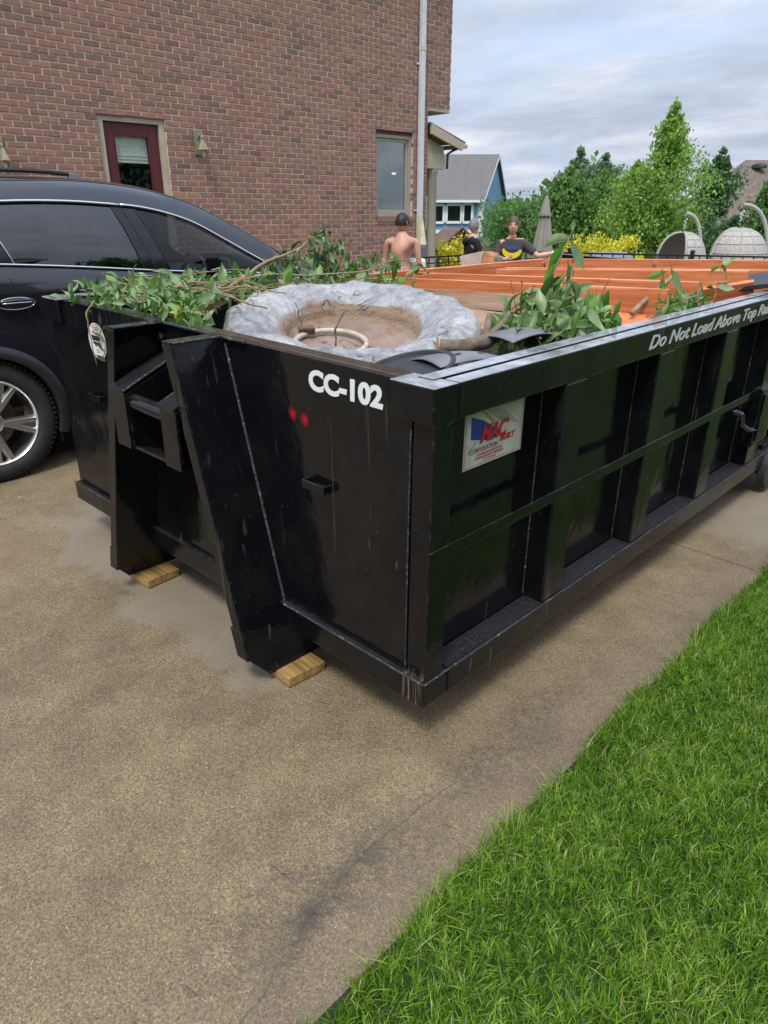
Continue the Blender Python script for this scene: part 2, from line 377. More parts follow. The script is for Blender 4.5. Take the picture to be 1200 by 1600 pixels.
M_FEATH = mk_leaf('feathery_needle', [(0, (.12, .19, .10)), (.5, (.18, .28, .14)), (1, (.26, .38, .20))], .6, .45)
def mk_grass():
    t = NT('grass_blade', (.1, .2, .03), .42)
    v = t.attr('tone')
    patch = t.noise(3.2, 4)
    base = t.ramp(v, [(0, (.045, .105, .010)), (.3, (.115, .25, .018)), (.6, (.22, .40, .032)), (.82, (.38, .55, .075)), (.93, (.52, .62, .18)), (.97, (.48, .44, .18)), (1, (.50, .38, .22))])
    base = t.mix(.3, base, t.ramp(patch, [(.35, (.3, .38, .3)), (.65, (.62, .62, .5))]), 'OVERLAY')
    t.set('Base Color', base)
    tr = t.n.new('ShaderNodeBsdfTranslucent'); t.l.new(base, tr.inputs['Color'])
    mxs = t.n.new('ShaderNodeMixShader'); mxs.inputs[0].default_value = .42
    t.l.new(t.b.outputs[0], mxs.inputs[1]); t.l.new(tr.outputs[0], mxs.inputs[2])
    out = [n for n in t.n if n.type == 'OUTPUT_MATERIAL'][0]; t.l.new(mxs.outputs[0], out.inputs['Surface']); return t.m
M_GRASS = mk_grass()
def mk_lawn():
    t = NT('lawn_soil', (.05, .09, .02), .95)
    t.set('Base Color', t.mix(.6, t.ramp(t.noise(2.2, 5), [(.3, (.035, .07, .012)), (.7, (.05, .10, .016))]),
          t.ramp(t.noise(90, 5, .8), [(.3, (.03, .045, .012)), (.7, (.07, .12, .025))])))
    t.bump(t.noise(60, 5, .8), .8, .03); return t.m
M_LAWN = mk_lawn()
def mk_wood(name, c0, c1, c2, axis='X', rough=.6, wear=None, sc=1.0):
    t = NT(name, c1, rough)
    p = t.pos(True)
    st = {'X': (1.2, 22, 22), 'Y': (22, 1.2, 22), 'Z': (22, 22, 1.2)}[axis]
    v = t.mapp(p, scale=tuple(a*sc for a in st))
    g = t.noise(1.6, 6, .65, vec=v, dist=.6); big = t.noise(2.2, 5, .6, vec=p)
    c = t.ramp(g, [(.25, tuple(x*.7 for x in c0)), (.42, c0), (.55, c1), (.75, tuple(min(1, x*1.25) for x in c2))])
    if wear:
        c = t.mix(t.ramp(big, [(.42, 0.), (.56, 1.)]), c, t.mix(.5, t.ramp(g, [(.3, tuple(x*.6 for x in wear)), (.7, wear)]), c))
    kn = t.ramp(t.vor(2.6, vec=t.mapp(p, scale=tuple({'X': (.6, 2, 2), 'Y': (2, .6, 2), 'Z': (2, 2, .6)}[axis]))), [(.03, 1.), (.07, 0.)])
    c = t.mix(t.math('MULTIPLY', kn, .7), c, tuple(x*.35 for x in c0))
    t.set('Base Color', c); t.bump(g, .35, .004); return t.m
M_ORX = mk_wood('orange_stained_wood', (.60, .175, .062), (.74, .245, .095), (.82, .38, .19), 'X', .45)
M_ORY = mk_wood('orange_stained_wood_long', (.34, .065, .018), (.46, .10, .028), (.55, .14, .04), 'Y', .5)
M_OLD = mk_wood('weathered_deck_wood', (.26, .12, .06), (.46, .22, .11), (.50, .33, .21), 'X', .8, wear=(.50, .42, .32))
M_PINE = mk_wood('treated_pine', (.20, .115, .035), (.34, .21, .07), (.42, .28, .11), 'X', .7)
M_STICK = simple('stripped_branch', (.30, .21, .12), .75, var=.35, scale=25, bump=.4)
M_BARK = simple('grey_bark', (.16, .125, .09), .9, var=.5, scale=22, bump=.9, bscale=70)
M_CUT = simple('fresh_cut_wood', (.50, .27, .09), .75, var=.25, scale=60)
def mk_pit():
    t = NT('faux_stone', (.35, .36, .38), .55)
    p = t.pos(True)
    a = t.noise(3.2, 8, .65, vec=p, dist=.8); b = t.noise(22, 6, .7, vec=p)
    c = t.ramp(a, [(.28, (.19, .195, .21)), (.45, (.31, .315, .33)), (.6, (.43, .43, .435)), (.75, (.50, .495, .48))])
    c = t.mix(.5, c, t.ramp(b, [(.35, (.18, .18, .20)), (.65, (.78, .77, .75))]), 'OVERLAY')
    l = t.n.new('ShaderNodeVectorMath'); l.operation = 'LENGTH'; t.l.new(t.mapp(p, scale=(1, 1, 0)), l.inputs[0])
    inside = t.ramp(t.math('ADD', l.outputs['Value'], t.math('MULTIPLY', t.math('SUBTRACT', t.noise(5, 5, vec=p), .5), .12)), [(.298, 1.0), (.322, 0.0)])
    rust = t.ramp(t.noise(6, 8, .7, vec=p), [(.3, (.20, .12, .08)), (.5, (.30, .205, .155)), (.7, (.34, .29, .255))])
    wall = t.ramp(t.math('ABSOLUTE', t.math('SUBTRACT', l.outputs['Value'], .285)), [(.0, 1.), (.045, 0.)])
    rust = t.mix(t.math('MULTIPLY', wall, .6), rust, (.26, .18, .10))
    c = t.mix(inside, c, rust)
    tanE = t.ramp(l.outputs['Value'], [(.505, 0.), (.55, 1.)])
    c = t.mix(t.math('MULTIPLY', tanE, .7), c, (.34, .29, .20))
    crk = t.ramp(t.math('ABSOLUTE', t.math('SUBTRACT', t.noise(2.4, 4, .5, vec=t.mapp(p, scale=(1, 1, .5)), dist=1.2), .5)), [(.0, 1.), (.006, 0.)])
    crk = t.math('MULTIPLY', crk, t.ramp(t.noise(4.5, 2, vec=p), [(.5, 0.), (.6, 1.)]))
    c = t.mix(t.math('MULTIPLY', crk, .6), c, (.09, .09, .10))
    t.set('Base Color', c); t.set('Roughness', t.ramp(b, [(.3, .42), (.7, .7)]))
    t.bump(t.math('ADD', t.math('MULTIPLY', a, 2.2), t.math('ADD', t.math('MULTIPLY', b, .55), t.math('MULTIPLY', crk, -.6))), 1.0, .026); return t.m
M_PIT = mk_pit()
M_WHITE = simple('white_paint', (.75, .75, .74), .45, var=.05)
M_VINYL = NT('white_vinyl', (.78, .80, .80), .35).m
M_VINYLG = NT('grey_white_vinyl', (.52, .54, .52), .4).m
M_RED = NT('red_ink', (.62, .03, .035), .4).m
M_REDT = NT('maroon_ink', (.38, .09, .07), .45).m
M_BLUE = NT('blue_ink', (.03, .06, .32), .4).m
M_BLACKI = NT('black_ink', (.015, .015, .016), .5).m
M_PINK = NT('faded_red_ink', (.55, .16, .2), .45).m
M_GOLD = NT('ochre_ink', (.45, .32, .10), .5).m
def mk_decal():
    t = NT('aged_decal', (.70, .68, .6), .4)
    t.set('Base Color', t.ramp(t.noise(7, 6, .6), [(.35, (.48, .46, .36)), (.55, (.66, .65, .57)), (.7, (.72, .71, .65))])); return t.m
M_DECAL = mk_decal()
M_CARP = NT('dark_blue_car_paint', (.010, .012, .022), .12)
M_CARP.set('Coat Weight', 1.0).set('Coat Roughness', .03).set('Metallic', .6); 
_fl = M_CARP.noise(.8, 3); M_CARP.set('Base Color', M_CARP.ramp(_fl, [(.3, (.024, .025, .032)), (.7, (.034, .036, .045))])); M_CARP = M_CARP.m
M_GLOSSB = NT('gloss_black_trim', (.006, .006, .007), .08).m
M_PLAST = simple('black_plastic_cladding', (.018, .019, .021), .55, var=.2, scale=5, bump=.15, bscale=300)
M_TYRE = simple('tyre_rubber', (.022, .022, .023), .8, var=.3, scale=12, bump=.4, bscale=80)
M_ALLOY = simple('brushed_alloy', (.78, .77, .75), .36, 1.0, var=.1, scale=6)
M_CHROME = NT('satin_chrome', (.75, .76, .78), .18, 1.0).m
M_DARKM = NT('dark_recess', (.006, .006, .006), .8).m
M_SEAT = simple('seat_leather', (.03, .03, .033), .6, var=.2)
def mk_glass(name, tint, f):
    m = bpy.data.materials.new(name); m.use_nodes = True; n = m.node_tree.nodes; l = m.node_tree.links; n.clear()
    o = n.new('ShaderNodeOutputMaterial'); mx_ = n.new('ShaderNodeMixShader'); tr = n.new('ShaderNodeBsdfTransparent'); gl = n.new('ShaderNodeBsdfGlossy')
    tr.inputs[0].default_value = (*tint, 1); gl.inputs['Roughness'].default_value = .02; gl.inputs['Color'].default_value = (1, 1, 1, 1)
    fr = n.new('ShaderNodeFresnel'); fr.inputs[0].default_value = 1.5
    mm = n.new('ShaderNodeMath'); mm.operation = 'MULTIPLY'; mm.inputs[1].default_value = f; mm.use_clamp = True
    l.new(fr.outputs[0], mm.inputs[0]); l.new(mm.outputs[0], mx_.inputs[0]); l.new(tr.outputs[0], mx_.inputs[1]); l.new(gl.outputs[0], mx_.inputs[2]); l.new(mx_.outputs[0], o.inputs[0])
    return m
M_PRIV = mk_glass('privacy_glass', (.035, .035, .04), 2.2)
M_CLEAR = mk_glass('window_glass', (.80, .86, .84), .8)
M_PANE = mk_glass('house_glass', (.86, .9, .88), .45)
M_MAROON = simple('maroon_door_paint', (.10, .018, .024), .4, var=.12)
M_TAN = simple('tan_trim_paint', (.44, .38, .28), .6, var=.1, bump=.2)
M_GREYTAN = simple('putty_window_frame', (.34, .33, .27), .5, var=.06)
M_DOWN = simple('aluminium_downspout', (.62, .64, .66), .4, var=.08)
M_CREAM = simple('cream_painted_metal', (.62, .58, .40), .5, var=.15)
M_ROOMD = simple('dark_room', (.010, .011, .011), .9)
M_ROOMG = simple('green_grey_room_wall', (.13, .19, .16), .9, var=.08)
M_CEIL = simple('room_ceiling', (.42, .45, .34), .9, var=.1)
M_ROMAN = simple('roman_blind_fabric', (.86, .85, .82), .9, var=.06, bump=.2)
M_BRASS = simple('aged_brass', (.34, .31, .20), .45, .6, var=.3, scale=30)
M_COLUMN = simple('greige_column_paint', (.34, .315, .26), .65, var=.08)
M_SIDING = simple('greige_siding', (.42, .385, .30), .7, var=.08)
M_SHING = NT('asphalt_shingle', (.2, .2, .2), .95)
M_SHING.set('Base Color', M_SHING.mix(.6, M_SHING.ramp(M_SHING.noise(1.5, 5), [(.3, (.115, .11, .108)), (.7, (.17, .163, .158))]), M_SHING.ramp(M_SHING.noise(16, 4, .8), [(.3, (.09, .088, .088)), (.7, (.21, .2, .195))]))).bump(M_SHING.noise(10, 4), .5, .05); M_SHING = M_SHING.m
M_SHINB = simple('brown_shingle', (.16, .125, .105), .95, var=.3, scale=5)
M_BLUES = simple('blue_siding', (.17, .31, .50), .7, var=.08, scale=1.0)
M_TRIMW = simple('white_house_trim', (.72, .74, .76), .6, var=.04)
M_STONE = simple('mixed_stone_cladding', (.27, .19, .16), .9, var=.35, scale=3)
M_WINDD = NT('dark_window', (.012, .016, .016), .06).m
M_IRON = simple('black_iron', (.012, .012, .013), .45, var=.2)
M_WICK = simple('grey_wicker', (.40, .38, .35), .75, var=.25, scale=40)
M_CANVAS = simple('taupe_canvas', (.28, .265, .235), .9, var=.12, scale=5, bump=.2)
def mk_skin(name, base):
    t = NT(name, base, .5); t.set('Subsurface Weight', .08)
    t.set('Base Color', t.ramp(t.noise(6, 4), [(.3, tuple(c*.85 for c in base)), (.7, tuple(min(1, c*1.1) for c in base))])); return t.m
M_SKIN1 = mk_skin('sunburnt_skin', (.55, .29, .21)); M_SKIN2 = mk_skin('fair_skin', (.62, .36, .27))
M_HAIRD = simple('dark_brown_hair', (.018, .013, .014), .55, var=.4, scale=60, bump=.6, bscale=120)
M_HAIRG = simple('grey_hair', (.20, .195, .19), .6, var=.4, scale=60, bump=.6, bscale=120)
M_HAIRB = simple('brown_hair', (.10, .058, .035), .55, var=.4, scale=60, bump=.6, bscale=120)
M_NAVY = simple('navy_shorts_cloth', (.02, .025, .05), .9)
M_BHOOD = simple('black_hoodie_cloth', (.010, .011, .014), .9, var=.3, scale=20)
M_GTEE = simple('charcoal_tee_cloth', (.062, .055, .062), .95, var=.15, scale=12)
M_JEANS = simple('blue_jeans_cloth', (.05, .08, .15), .9)
M_GREYP = simple('grey_vent_plastic', (.16, .165, .18), .45, var=.15, scale=10)
M_BLACKP = simple('black_plastic_lid', (.03, .031, .034), .6, var=.2, scale=20)
M_IVORY = simple('stained_burner_ring', (.48, .42, .32), .5, var=.25, scale=30)
M_RUSTM = simple('rusty_steel', (.13, .07, .05), .8, var=.4, scale=40, bump=.5)
M_CHAIN = simple('worn_chain_steel', (.12, .10, .11), .5, .7, var=.4, scale=60)
M_PLAYW = simple('cedar_playhouse_wall', (.20, .075, .045), .8, var=.3, scale=8)
M_PLAYR = simple('cedar_playhouse_roof', (.42, .25, .20), .8, var=.2, scale=8)
def lamp_mat(c, s):
    t = NT('lit_bulb', c, .5); t.set('Emission Color', c); t.set('Emission Strength', s); return t.m
M_BULB = lamp_mat((1.0, .66, .28), 1.3)

# ------------------------------------------------------------------ ground
def lin(a, b, n): return [a+(b-a)*i/(n-1) for i in range(n)]
xs = sorted(set([-260, -160, -100, -60, -40, -28, -20]+lin(-14, 14, 57)+[20, 28, 40, 60, 100, 160, 260]))
mb = MB(); nx = len(xs); ys = xs
mb.add([(x, y, G(x, y)-.014) for y in ys for x in xs], [(j*nx+i, j*nx+i+1, (j+1)*nx+i+1, (j+1)*nx+i) for j in range(nx-1) for i in range(nx-1)])
lawn = mb.build('lawn', M_LAWN, smooth=True, kind='structure')
DX0, DX1 = -7.75, .372
drive = bpy.data.objects.new('driveway', None); COL.objects.link(drive); drive['kind'] = 'structure'
for k, (y0, y1) in enumerate([(-11.7, -7.1), (-7.1, -2.5), (-2.5, 2.105), (2.105, 6.7), (6.7, 11.3)]):
    a, b = y0+.004, y1-.004; mb = MB()
    ni, nj = 34, 20
    def f(u, v):
        x = DX0+(DX1-DX0)*u; y = a+(b-a)*v; return (x, y, G(x, y))
    mb.grid(f, ni, nj)
    ring = [(i, 0) for i in range(ni)]+[(ni-1, j) for j in range(1, nj)]+[(i, nj-1) for i in range(ni-2, -1, -1)]+[(0, j) for j in range(nj-2, 0, -1)]
    idx = [j*ni+i for i, j in ring]; o = len(mb.v)
    for q in idx: x, y, z = mb.v[q]; mb.v.append((x, y, z-.1))
    n = len(idx)
    for i in range(n): mb.f.append((idx[i], o+i, o+(i+1) % n, idx[(i+1) % n])); mb.m.append(0)
    mb.build('concrete_slab', M_CONC, drive, bevel=0)
# far garden: paved patio strip between the house and the fence
mb = MB(); mb.grid(lambda u, v: (-16+15*u, 11.32+6*v, -.12+.0), 2, 2)
mb.build('patio', M_CONC, kind='structure')

# ------------------------------------------------------------------ the roll-off container (local frame tilts with the drive)
GAP = .183
W_, H_, LEN = 2.44, 1.038, 4.45
dump = thing('roll_off_container', 'glossy black hook-lift debris container CC-102 parked on the driveway', 'dumpster', (0, 0, GAP))
dump.rotation_mode = 'XYZ'
_M = Matrix.Rotation(.0139, 3, 'X') @ Matrix.Rotation(.0249, 3, 'Y')
dump.rotation_euler = _M.to_euler()
DM = Matrix.Translation((0, 0, GAP)) @ _M.to_4x4()
def P(name, mb_, mat=M_BLACK, parent=None, bevel=.004, **k):
    return mb_.build(name, mat, parent or dump, bevel=bevel, **k)
FY = .022           # face of the front sheet
PX = -.090          # face of the recessed side sheets
# front wall sheet, right, middle (behind the hook) and left
m = MB(); m.box(-W_+.10, -.101, FY, .05, .085, H_-.112); m.box(-W_+.168, -.168, FY, .05, H_-.112, H_-.003); P('front_wall', m, bevel=0)
# vertical corner sheets of the front
m = MB(); m.box(-.0995, -.006, FY+.004, .10, .086, H_-.106); c_r = P('corner_post', m, bevel=.008)
m = MB(); m.box(-W_+.006, -W_+.0985, FY+.004, .10, .086, H_-.106); P('corner_post', m, bevel=.008)
# front top rail (thin lip with a wide top) and the wrap-around caps at both ends
m = MB(); m.box(-W_+.167, -.167, .0505, .115, H_-.110, H_-.002); P('front_top_rail', m, M_LIP, bevel=.006)
m = MB(); m.box(-.166, -.0005, 0, .105, H_-.105, H_-.001); P('corner_cap', m, M_RAIL, bevel=.005)
m = MB(); m.box(-W_+.0005, -W_+.166, 0, .105, H_-.105, H_-.001); P('corner_cap', m, M_RAIL, bevel=.005)
# worn brown top of the front rail
# skirt rails
m = MB(); m.box(-W_+.001, -.001, 0, .12, 0, .094); P('front_skirt_rail', m, bevel=.006)
for sx, nm in ((-.118, 0), (-W_, 1)):
    m = MB(); m.box(sx, sx+.118, .122, LEN, 0, .094); P('side_skirt_rail', m, bevel=.006)
m = MB(); m.box(-.086, -.008, .125, LEN-.1, .0945, .101); P('skirt_ledge_grit', m, M_GRIT, bevel=.002)
# side sheets
for sgn in (0, 1):
    m = MB()
    if sgn == 0: m.box(PX-.03, PX, .10, LEN, .09, H_-.11)
    else: m.box(-W_-PX, -W_-PX+.03, .10, LEN, .09, H_-.14)
    P('side_wall', m, bevel=0)
m = MB(); m.box(-W_+.12, -.12, .12, LEN, .05, .09); P('container_floor', m, bevel=0)
m = MB(); m.box(-W_+.1, -.1, LEN-.06, LEN, .05, H_-.02); P('tail_gate', m)
# side top rails: two strips with a groove between them
for X0, s in ((0, 1), (-W_, -1)):
    dz = 0 if s > 0 else -.018*LEN          # the far rail sags a little towards the tail
    def rbox(a, b, y0, y1, z0, z1):
        a, b = sorted((a, b)); k0, k1 = dz*y0/LEN, dz*y1/LEN
        return MB().hexa([(a, y0, z0+k0), (b, y0, z0+k0), (b, y1, z0+k1), (a, y1, z0+k1), (a, y0, z1+k0), (b, y0, z1+k0), (b, y1, z1+k1), (a, y1, z1+k1)])
    P('side_top_rail', rbox(X0, X0-s*.058, .106, LEN, H_-.104, H_), M_RAIL, bevel=.005)
    P('inner_rail', rbox(X0-s*.065, X0-s*.122, .07, LEN, H_-.112, H_+.003), M_RAIL, bevel=.004)
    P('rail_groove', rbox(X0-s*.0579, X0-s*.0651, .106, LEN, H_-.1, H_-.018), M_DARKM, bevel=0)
# side posts
for X0, s in ((0, 1), (-W_, -1)):
    for y0 in (.105, .675, 1.375, 2.07, 2.765, 3.46, 4.15):
        y1 = y0+.14 if y0 > .2 else .105
        y0_ = y0 if y0 > .2 else .030
        if y0 < .2:
            if s > 0:
                m = MB(); m.box(-.0055, -.0005, .004, .088, .096, H_-.107); P('corner_flat_bar', m, bevel=.001)
            continue
        m = MB(); a, b = sorted((X0-s*.003, X0+s*PX)); m.box(a, b, y0_, y1, .102, H_-.106-(.018*y1 if s < 0 else 0)); P('side_post', m, bevel=.006)
    m = MB(); a, b = sorted((X0+s*.0015, X0-s*.0030)); m.box(a, b, -.004 if s > 0 else .03, 2.66, .516, .556); P('mid_rail_bar', m, bevel=.0015)
# weld seams
def weld(pts, r=.0045, nm='weld_seam'):
    m = MB(); m.tube(pts, r, 6); return P(nm, m, M_WELD, bevel=0)
weld([(-.100, FY+.002, .09), (-.101, FY+.001, .5), (-.100, FY+.002, H_-.108)], .0028)
weld([(-.69, 0.0, .0945), (-.3, 0.0, .0945), (-.002, 0.0, .0945)], .004)
weld([(.0, .0, .0945), (.0, .8, .0945), (.0, 3.3, .0945)], .004)
weld([(-W_, 0.0, .0945), (-1.70, 0.0, .0945)], .004)
for y0 in (.675, 1.375, 2.07, 2.765):
    weld([(PX, y0-.001, .105), (PX, y0-.001, H_-.11)], .0035)
# slanted A-frame uprights
CXM = -1.19
def upright(s):
    """s=+1 right, -1 left; plate that splays outwards to the shoe"""
    xt, xb = CXM+s*.215, CXM+s*.500
    def xz(z): return xt+(xb-xt)*(H_-z)/(H_-.0)
    th = .016*s; D0, D1 = FY, -.182
    m = MB()
    prof = [(D0, H_), (D1, H_), (D1, -.062), (D1+.072, -.146), (.20, -.146), (.20, -.004), (D0, -.004)]
    outer = [(xz(z), y, z) for y, z in prof]
    m.prism(outer, (0, 0, 0), (-th, 0, 0))
    pl = P('upright_plate', m, bevel=.002)
    m = MB()          # front flange along the plate's edge
    a = [(xz(z)+(.0 if s > 0 else 0), D1-.003, z) for z in (H_-.001, .05)]
    fw = .050*(-s)
    m.hexa([(xz(.05)+.002*s, D1-.008, .05), (xz(.05)+fw, D1-.008, .05), (xz(.05)+fw, D1-.0005, .05), (xz(.05)+.002*s, D1-.0005, .05),
            (xz(H_)+.002*s, D1-.008, H_-.002), (xz(H_)+fw, D1-.008, H_-.002), (xz(H_)+fw, D1-.0005, H_-.002), (xz(H_)+.002*s, D1-.0005, H_-.002)])
    m.hexa([(xz(-.06)+.004*s, D1-.012, -.06), (xz(-.06)+fw*1.2, D1-.012, -.06), (xz(-.06)+fw*1.2, D1-.0005, -.06), (xz(-.06)+.004*s, D1-.0005, -.06),
            (xz(.05)+.004*s, D1-.012, .052), (xz(.05)+fw*1.2, D1-.012, .052), (xz(.05)+fw*1.2, D1-.0005, .052), (xz(.05)+.004*s, D1-.0005, .052)])
    P('upright_flange', m, bevel=.002)
    m = MB()          # top cap
    a, b = sorted((xz(H_)+.002*s, xz(H_)-.052*s)); m.box(a, b, D1-.006, .02, H_-.0, H_+.008); P('upright_cap', m, bevel=.002)
    weld([(xz(z)+.003*s, FY-.002, z) for z in (H_-.02, .8, .5, .25, .0)], .0055)
    weld([(xz(H_)+.002*s, D1, H_+.004), (xz(H_)+.002*s, .02, H_+.004)], .0045)
    m = MB(); a, b = sorted((xb, xb-.08*s)); m.box(a, b, .202, LEN-.2, -.146, -.002); P('long_sill', m, bevel=.004)
upright(1); upright(-1)
weld([(CXM-.3, .012, H_+.002), (CXM-.1, .016, H_+.003), (CXM+.15, .012, H_+.002), (CXM+.35, .014, H_+.001)], .006)
# hook pocket: slanted cheeks, roof plates, round bar
for s in (1, -1):
    xo, xi = CXM+s*.226, CXM+s*.125
    m = MB()
    m.hexa([(min(xo, xi), -.205, .600), (max(xo, xi), -.205, .600), (max(xo, xi), -.192, .600), (min(xo, xi), -.192, .600),
            (min(xo, xi), -.205, .815), (max(xo, xi), -.205, .815), (max(xo, xi), -.192, .815), (min(xo, xi), -.192, .815)])
    P('hook_cheek_face', m, bevel=.002)
    m = MB(); a, b = sorted((xi, xi+.014*s))
    prof = [(-.191, .600), (FY-.001, .50), (FY-.001, .905), (-.191, .812)]
    m.prism([(a, y, z) for y, z in prof], (0, 0, 0), (b-a, 0, 0)); P('hook_cheek_plate', m, bevel=.002)
    m = MB()
    a, b = sorted((xi+.0, xo))
    m.hexa([(a, -.208, .8165), (b, -.208, .8165), (b, FY-.002, .912), (a, FY-.002, .912),
            (a, -.208, .828), (b, -.208, .828), (b, FY-.002, .924), (a, FY-.002, .924)])
    P('hook_roof_plate', m, bevel=.002)
    weld([(xi, -.206, .825), (xi, .015, .921)], .004)
m = MB(); m.tube([(CXM-.124, -.165, .775), (CXM+.124, -.165, .775)], .030, 20)
hb = P('hook_bar', m, bevel=0); autosmooth(hb)
m = MB(); m.hexa([(CXM-.134, -.19, .600), (CXM+.134, -.19, .600), (CXM+.134, FY-.002, .52), (CXM-.134, FY-.002, .52),
                  (CXM-.134, -.19, .612), (CXM+.134, -.19, .612), (CXM+.134, FY-.002, .534), (CXM-.134, FY-.002, .534)])
P('hook_pocket_floor', m, bevel=.002)
# step pockets
for x in (-.488, -2.02):
    m = MB()
    m.box(x-.054, x+.054, FY-.034, FY-.028, .612, .640); m.box(x-.054, x-.048, FY-.0285, FY, .612, .640); m.box(x+.048, x+.054, FY-.0285, FY, .612, .640); P('step_bracket', m, bevel=.001)
# chain, ratchet housing and rear roller
m = MB(); m.box(-.02, .035, 2.67, 2.90, .24, .56); P('door_latch_housing', m, bevel=.006)
m = MB(); m.box(.036, .044, 2.70, 2.87, .27, .53); P('latch_cover', m, bevel=.002)
def chain(pts, n, r=.009):
    pts = [Vector(p) for p in pts]; out = []
    tot = len(pts)-1
    for i in range(n):
        t = i/(n-1)*tot; k = min(int(t), tot-1); f_ = t-k
        p = pts[k].lerp(pts[k+1], f_); d = (pts[k+1]-pts[k]).normalized()
        sd_ = d.cross(Vector((1, 0, 0) if i % 2 else (0, .3, 1))).normalized()
        m = MB(); lp = []
        for q in range(13):
            a = 2*math.pi*q/12; lp.append(p+d*math.cos(a)*r*2.0+sd_*math.sin(a)*r*1.15)
        m.tube(lp, r*.42, 5, cap=False); out.append(m)
    return out
for m in chain([(.012, 2.36, .50), (.02, 2.45, .47), (.02, 2.50, .40), (.025, 2.60, .355), (.03, 2.72, .33), (.03, 2.95, .30), (.03, 3.06, .36)], 34):
    P('chain_link', m, M_CHAIN, bevel=0)
m = MB(); m.tube([(-.02, 3.24, -.02), (.03, 3.24, -.02)], .14, 28); r_ = P('rear_roller', m, M_BLACKP, bevel=.006)
m = MB(); m.box(-.05, -.02, 3.12, 3.36, -.05, .13); P('roller_bracket', m)
# lettering
def text(body, size, ext=.0008, shear=0, off=0.0, sx=1.0, space=1.0):
    c = bpy.data.curves.new('t', 'FONT'); c.body = body; c.size = size; c.extrude = ext; c.shear = shear; c.offset = off; c.space_character = space
    c.resolution_u = 4
    o = bpy.data.objects.new('t', c); COL.objects.link(o); dg = bpy.context.evaluated_depsgraph_get()
    me = bpy.data.meshes.new_from_object(o.evaluated_get(dg)); bpy.data.objects.remove(o); bpy.data.curves.remove(c)
    n = len(me.vertices); co = np.empty(n*3); me.vertices.foreach_get('co', co); co = co.reshape(-1, 3)
    co[:, 0] *= sx; me.vertices.foreach_set('co', co.ravel()); me.update(); me.materials.clear()
    return me
def place_text(nm, body, mat, width, height, origin, xdir, parent, ext=.0008, shear=0, off=0., space=1.0):
    """fit text into width x cap height; origin lower-left; xdir in local plane with z up"""
    me = text(body, 1.0, ext, shear, off, 1.0, space)
    co = np.empty(len(me.vertices)*3); me.vertices.foreach_get('co', co); co = co.reshape(-1, 3)
    mn, mxv = co.min(0), co.max(0)
    capm = text('HX', 1.0, .001, 0, off); c2 = np.empty(len(capm.vertices)*3); capm.vertices.foreach_get('co', c2); c2 = c2.reshape(-1, 3)
    cap = c2[:, 1].max()-c2[:, 1].min(); base = c2[:, 1].min(); bpy.data.meshes.remove(capm)
    X = (co[:, 0]-mn[0])*width/(mxv[0]-mn[0]); Z = (co[:, 1]-base)*height/cap; T = co[:, 2]
    xd = np.array(xdir); up = np.array((0, 0, 1.)); nn = np.cross(xd, up)
    out = np.array(origin)+X[:, None]*xd+Z[:, None]*up+T[:, None]*nn
    me.vertices.foreach_set('co', out.ravel()); me.update(); me.materials.append(mat); me.name = nm
    if ' ' not in body or height < .03: return link(nm, me, parent)
    xs_ = np.sort(X); gp_ = np.diff(xs_); cuts = [0.5*(xs_[i]+xs_[i+1]) for i in np.argsort(gp_)[::-1][:body.count(' ')]]; cuts = sorted(cuts)+[1e9]; last = -1e9
    fv = [tuple(p.vertices) for p in me.polygons]; X_ = X
    for c_ in cuts:          # one mesh per word
        fs_ = [f for f in fv if last < X_[f[0]] <= c_]; ids = sorted({i for f in fs_ for i in f}); mp = {i: k for k, i in enumerate(ids)}; last = c_
        m2 = bpy.data.meshes.new(nm); m2.from_pydata([tuple(out[i]) for i in ids], [], [tuple(mp[i] for i in f) for f in fs_]); m2.materials.append(mat); link(nm, m2, parent)
    return None
place_text('unit_number_lettering', 'CC-102', M_VINYL, .321, .066, (-.527, FY-.0015, .936), (1, 0, 0), dump, off=.046, space=1.02)
place_text('rail_warning_lettering', 'Do Not Load Above Top Rail', M_VINYLG, 1.345, .052, (.0014, 1.252, .964), (0, 1, 0), dump, shear=.28, off=.014)
place_text('rail_warning_lettering', 'Do Not Load Above Top Rail', M_VINYLG, 1.345, .052, (-W_-.0014, 2.60, .964), (0, -1, 0), dump, shear=.28, off=.014)
# maker's decal on the first side sheet
dk = MB().box(PX+.0005, PX+.0025, .252, .566, .716, .915).build('maker_decal', M_DECAL, dump)
def flat(nm, pts, mat, lay=1, par=dk):
    x = PX+.0025+.0006*lay
    return MB().prism([(x, y, z) for y, z in pts], (0, 0, 0), (.0004, 0, 0)).build(nm, mat, par)
for y0, y1, z0, z1 in ((.257, .561, .721, .7235), (.257, .561, .9095, .912), (.257, .2595, .7236, .9094), (.5585, .561, .7236, .9094)):
    flat('decal_border', [(y0, z0), (y1, z0), (y1, z1), (y0, z1)], M_PINK)
flat('decal_blue_shape', [(.283, .884), (.345, .862), (.445, .806), (.395, .788), (.285, .812)], M_BLUE, 1)
flat('decal_stroke', [(.335, .890), (.345, .895), (.42, .835), (.412, .832)], M_GOLD, 1)
flat('decal_stroke', [(.27, .765), (.275, .765), (.315, .80), (.310, .802)], M_GOLD, 1)
for k in range(5):
    a = .36+.022*k; flat('decal_stroke', [(a, .893-.004*k), (a+.0022, .893-.004*k), (a+.085, .842-.006*k), (a+.083, .841-.006*k)], M_BLACKI, 1)
x = PX+.0055
place_text('decal_lettering', 'MAC', M_RED, .150, .056, (x, .330, .790), (0, 1, 0), dk, .0003, .35, .035, .92)
place_text('decal_lettering', 'BUILT', M_RED, .085, .021, (x, .438, .774), (0, 1, 0), dk, .0003, .4, .03)
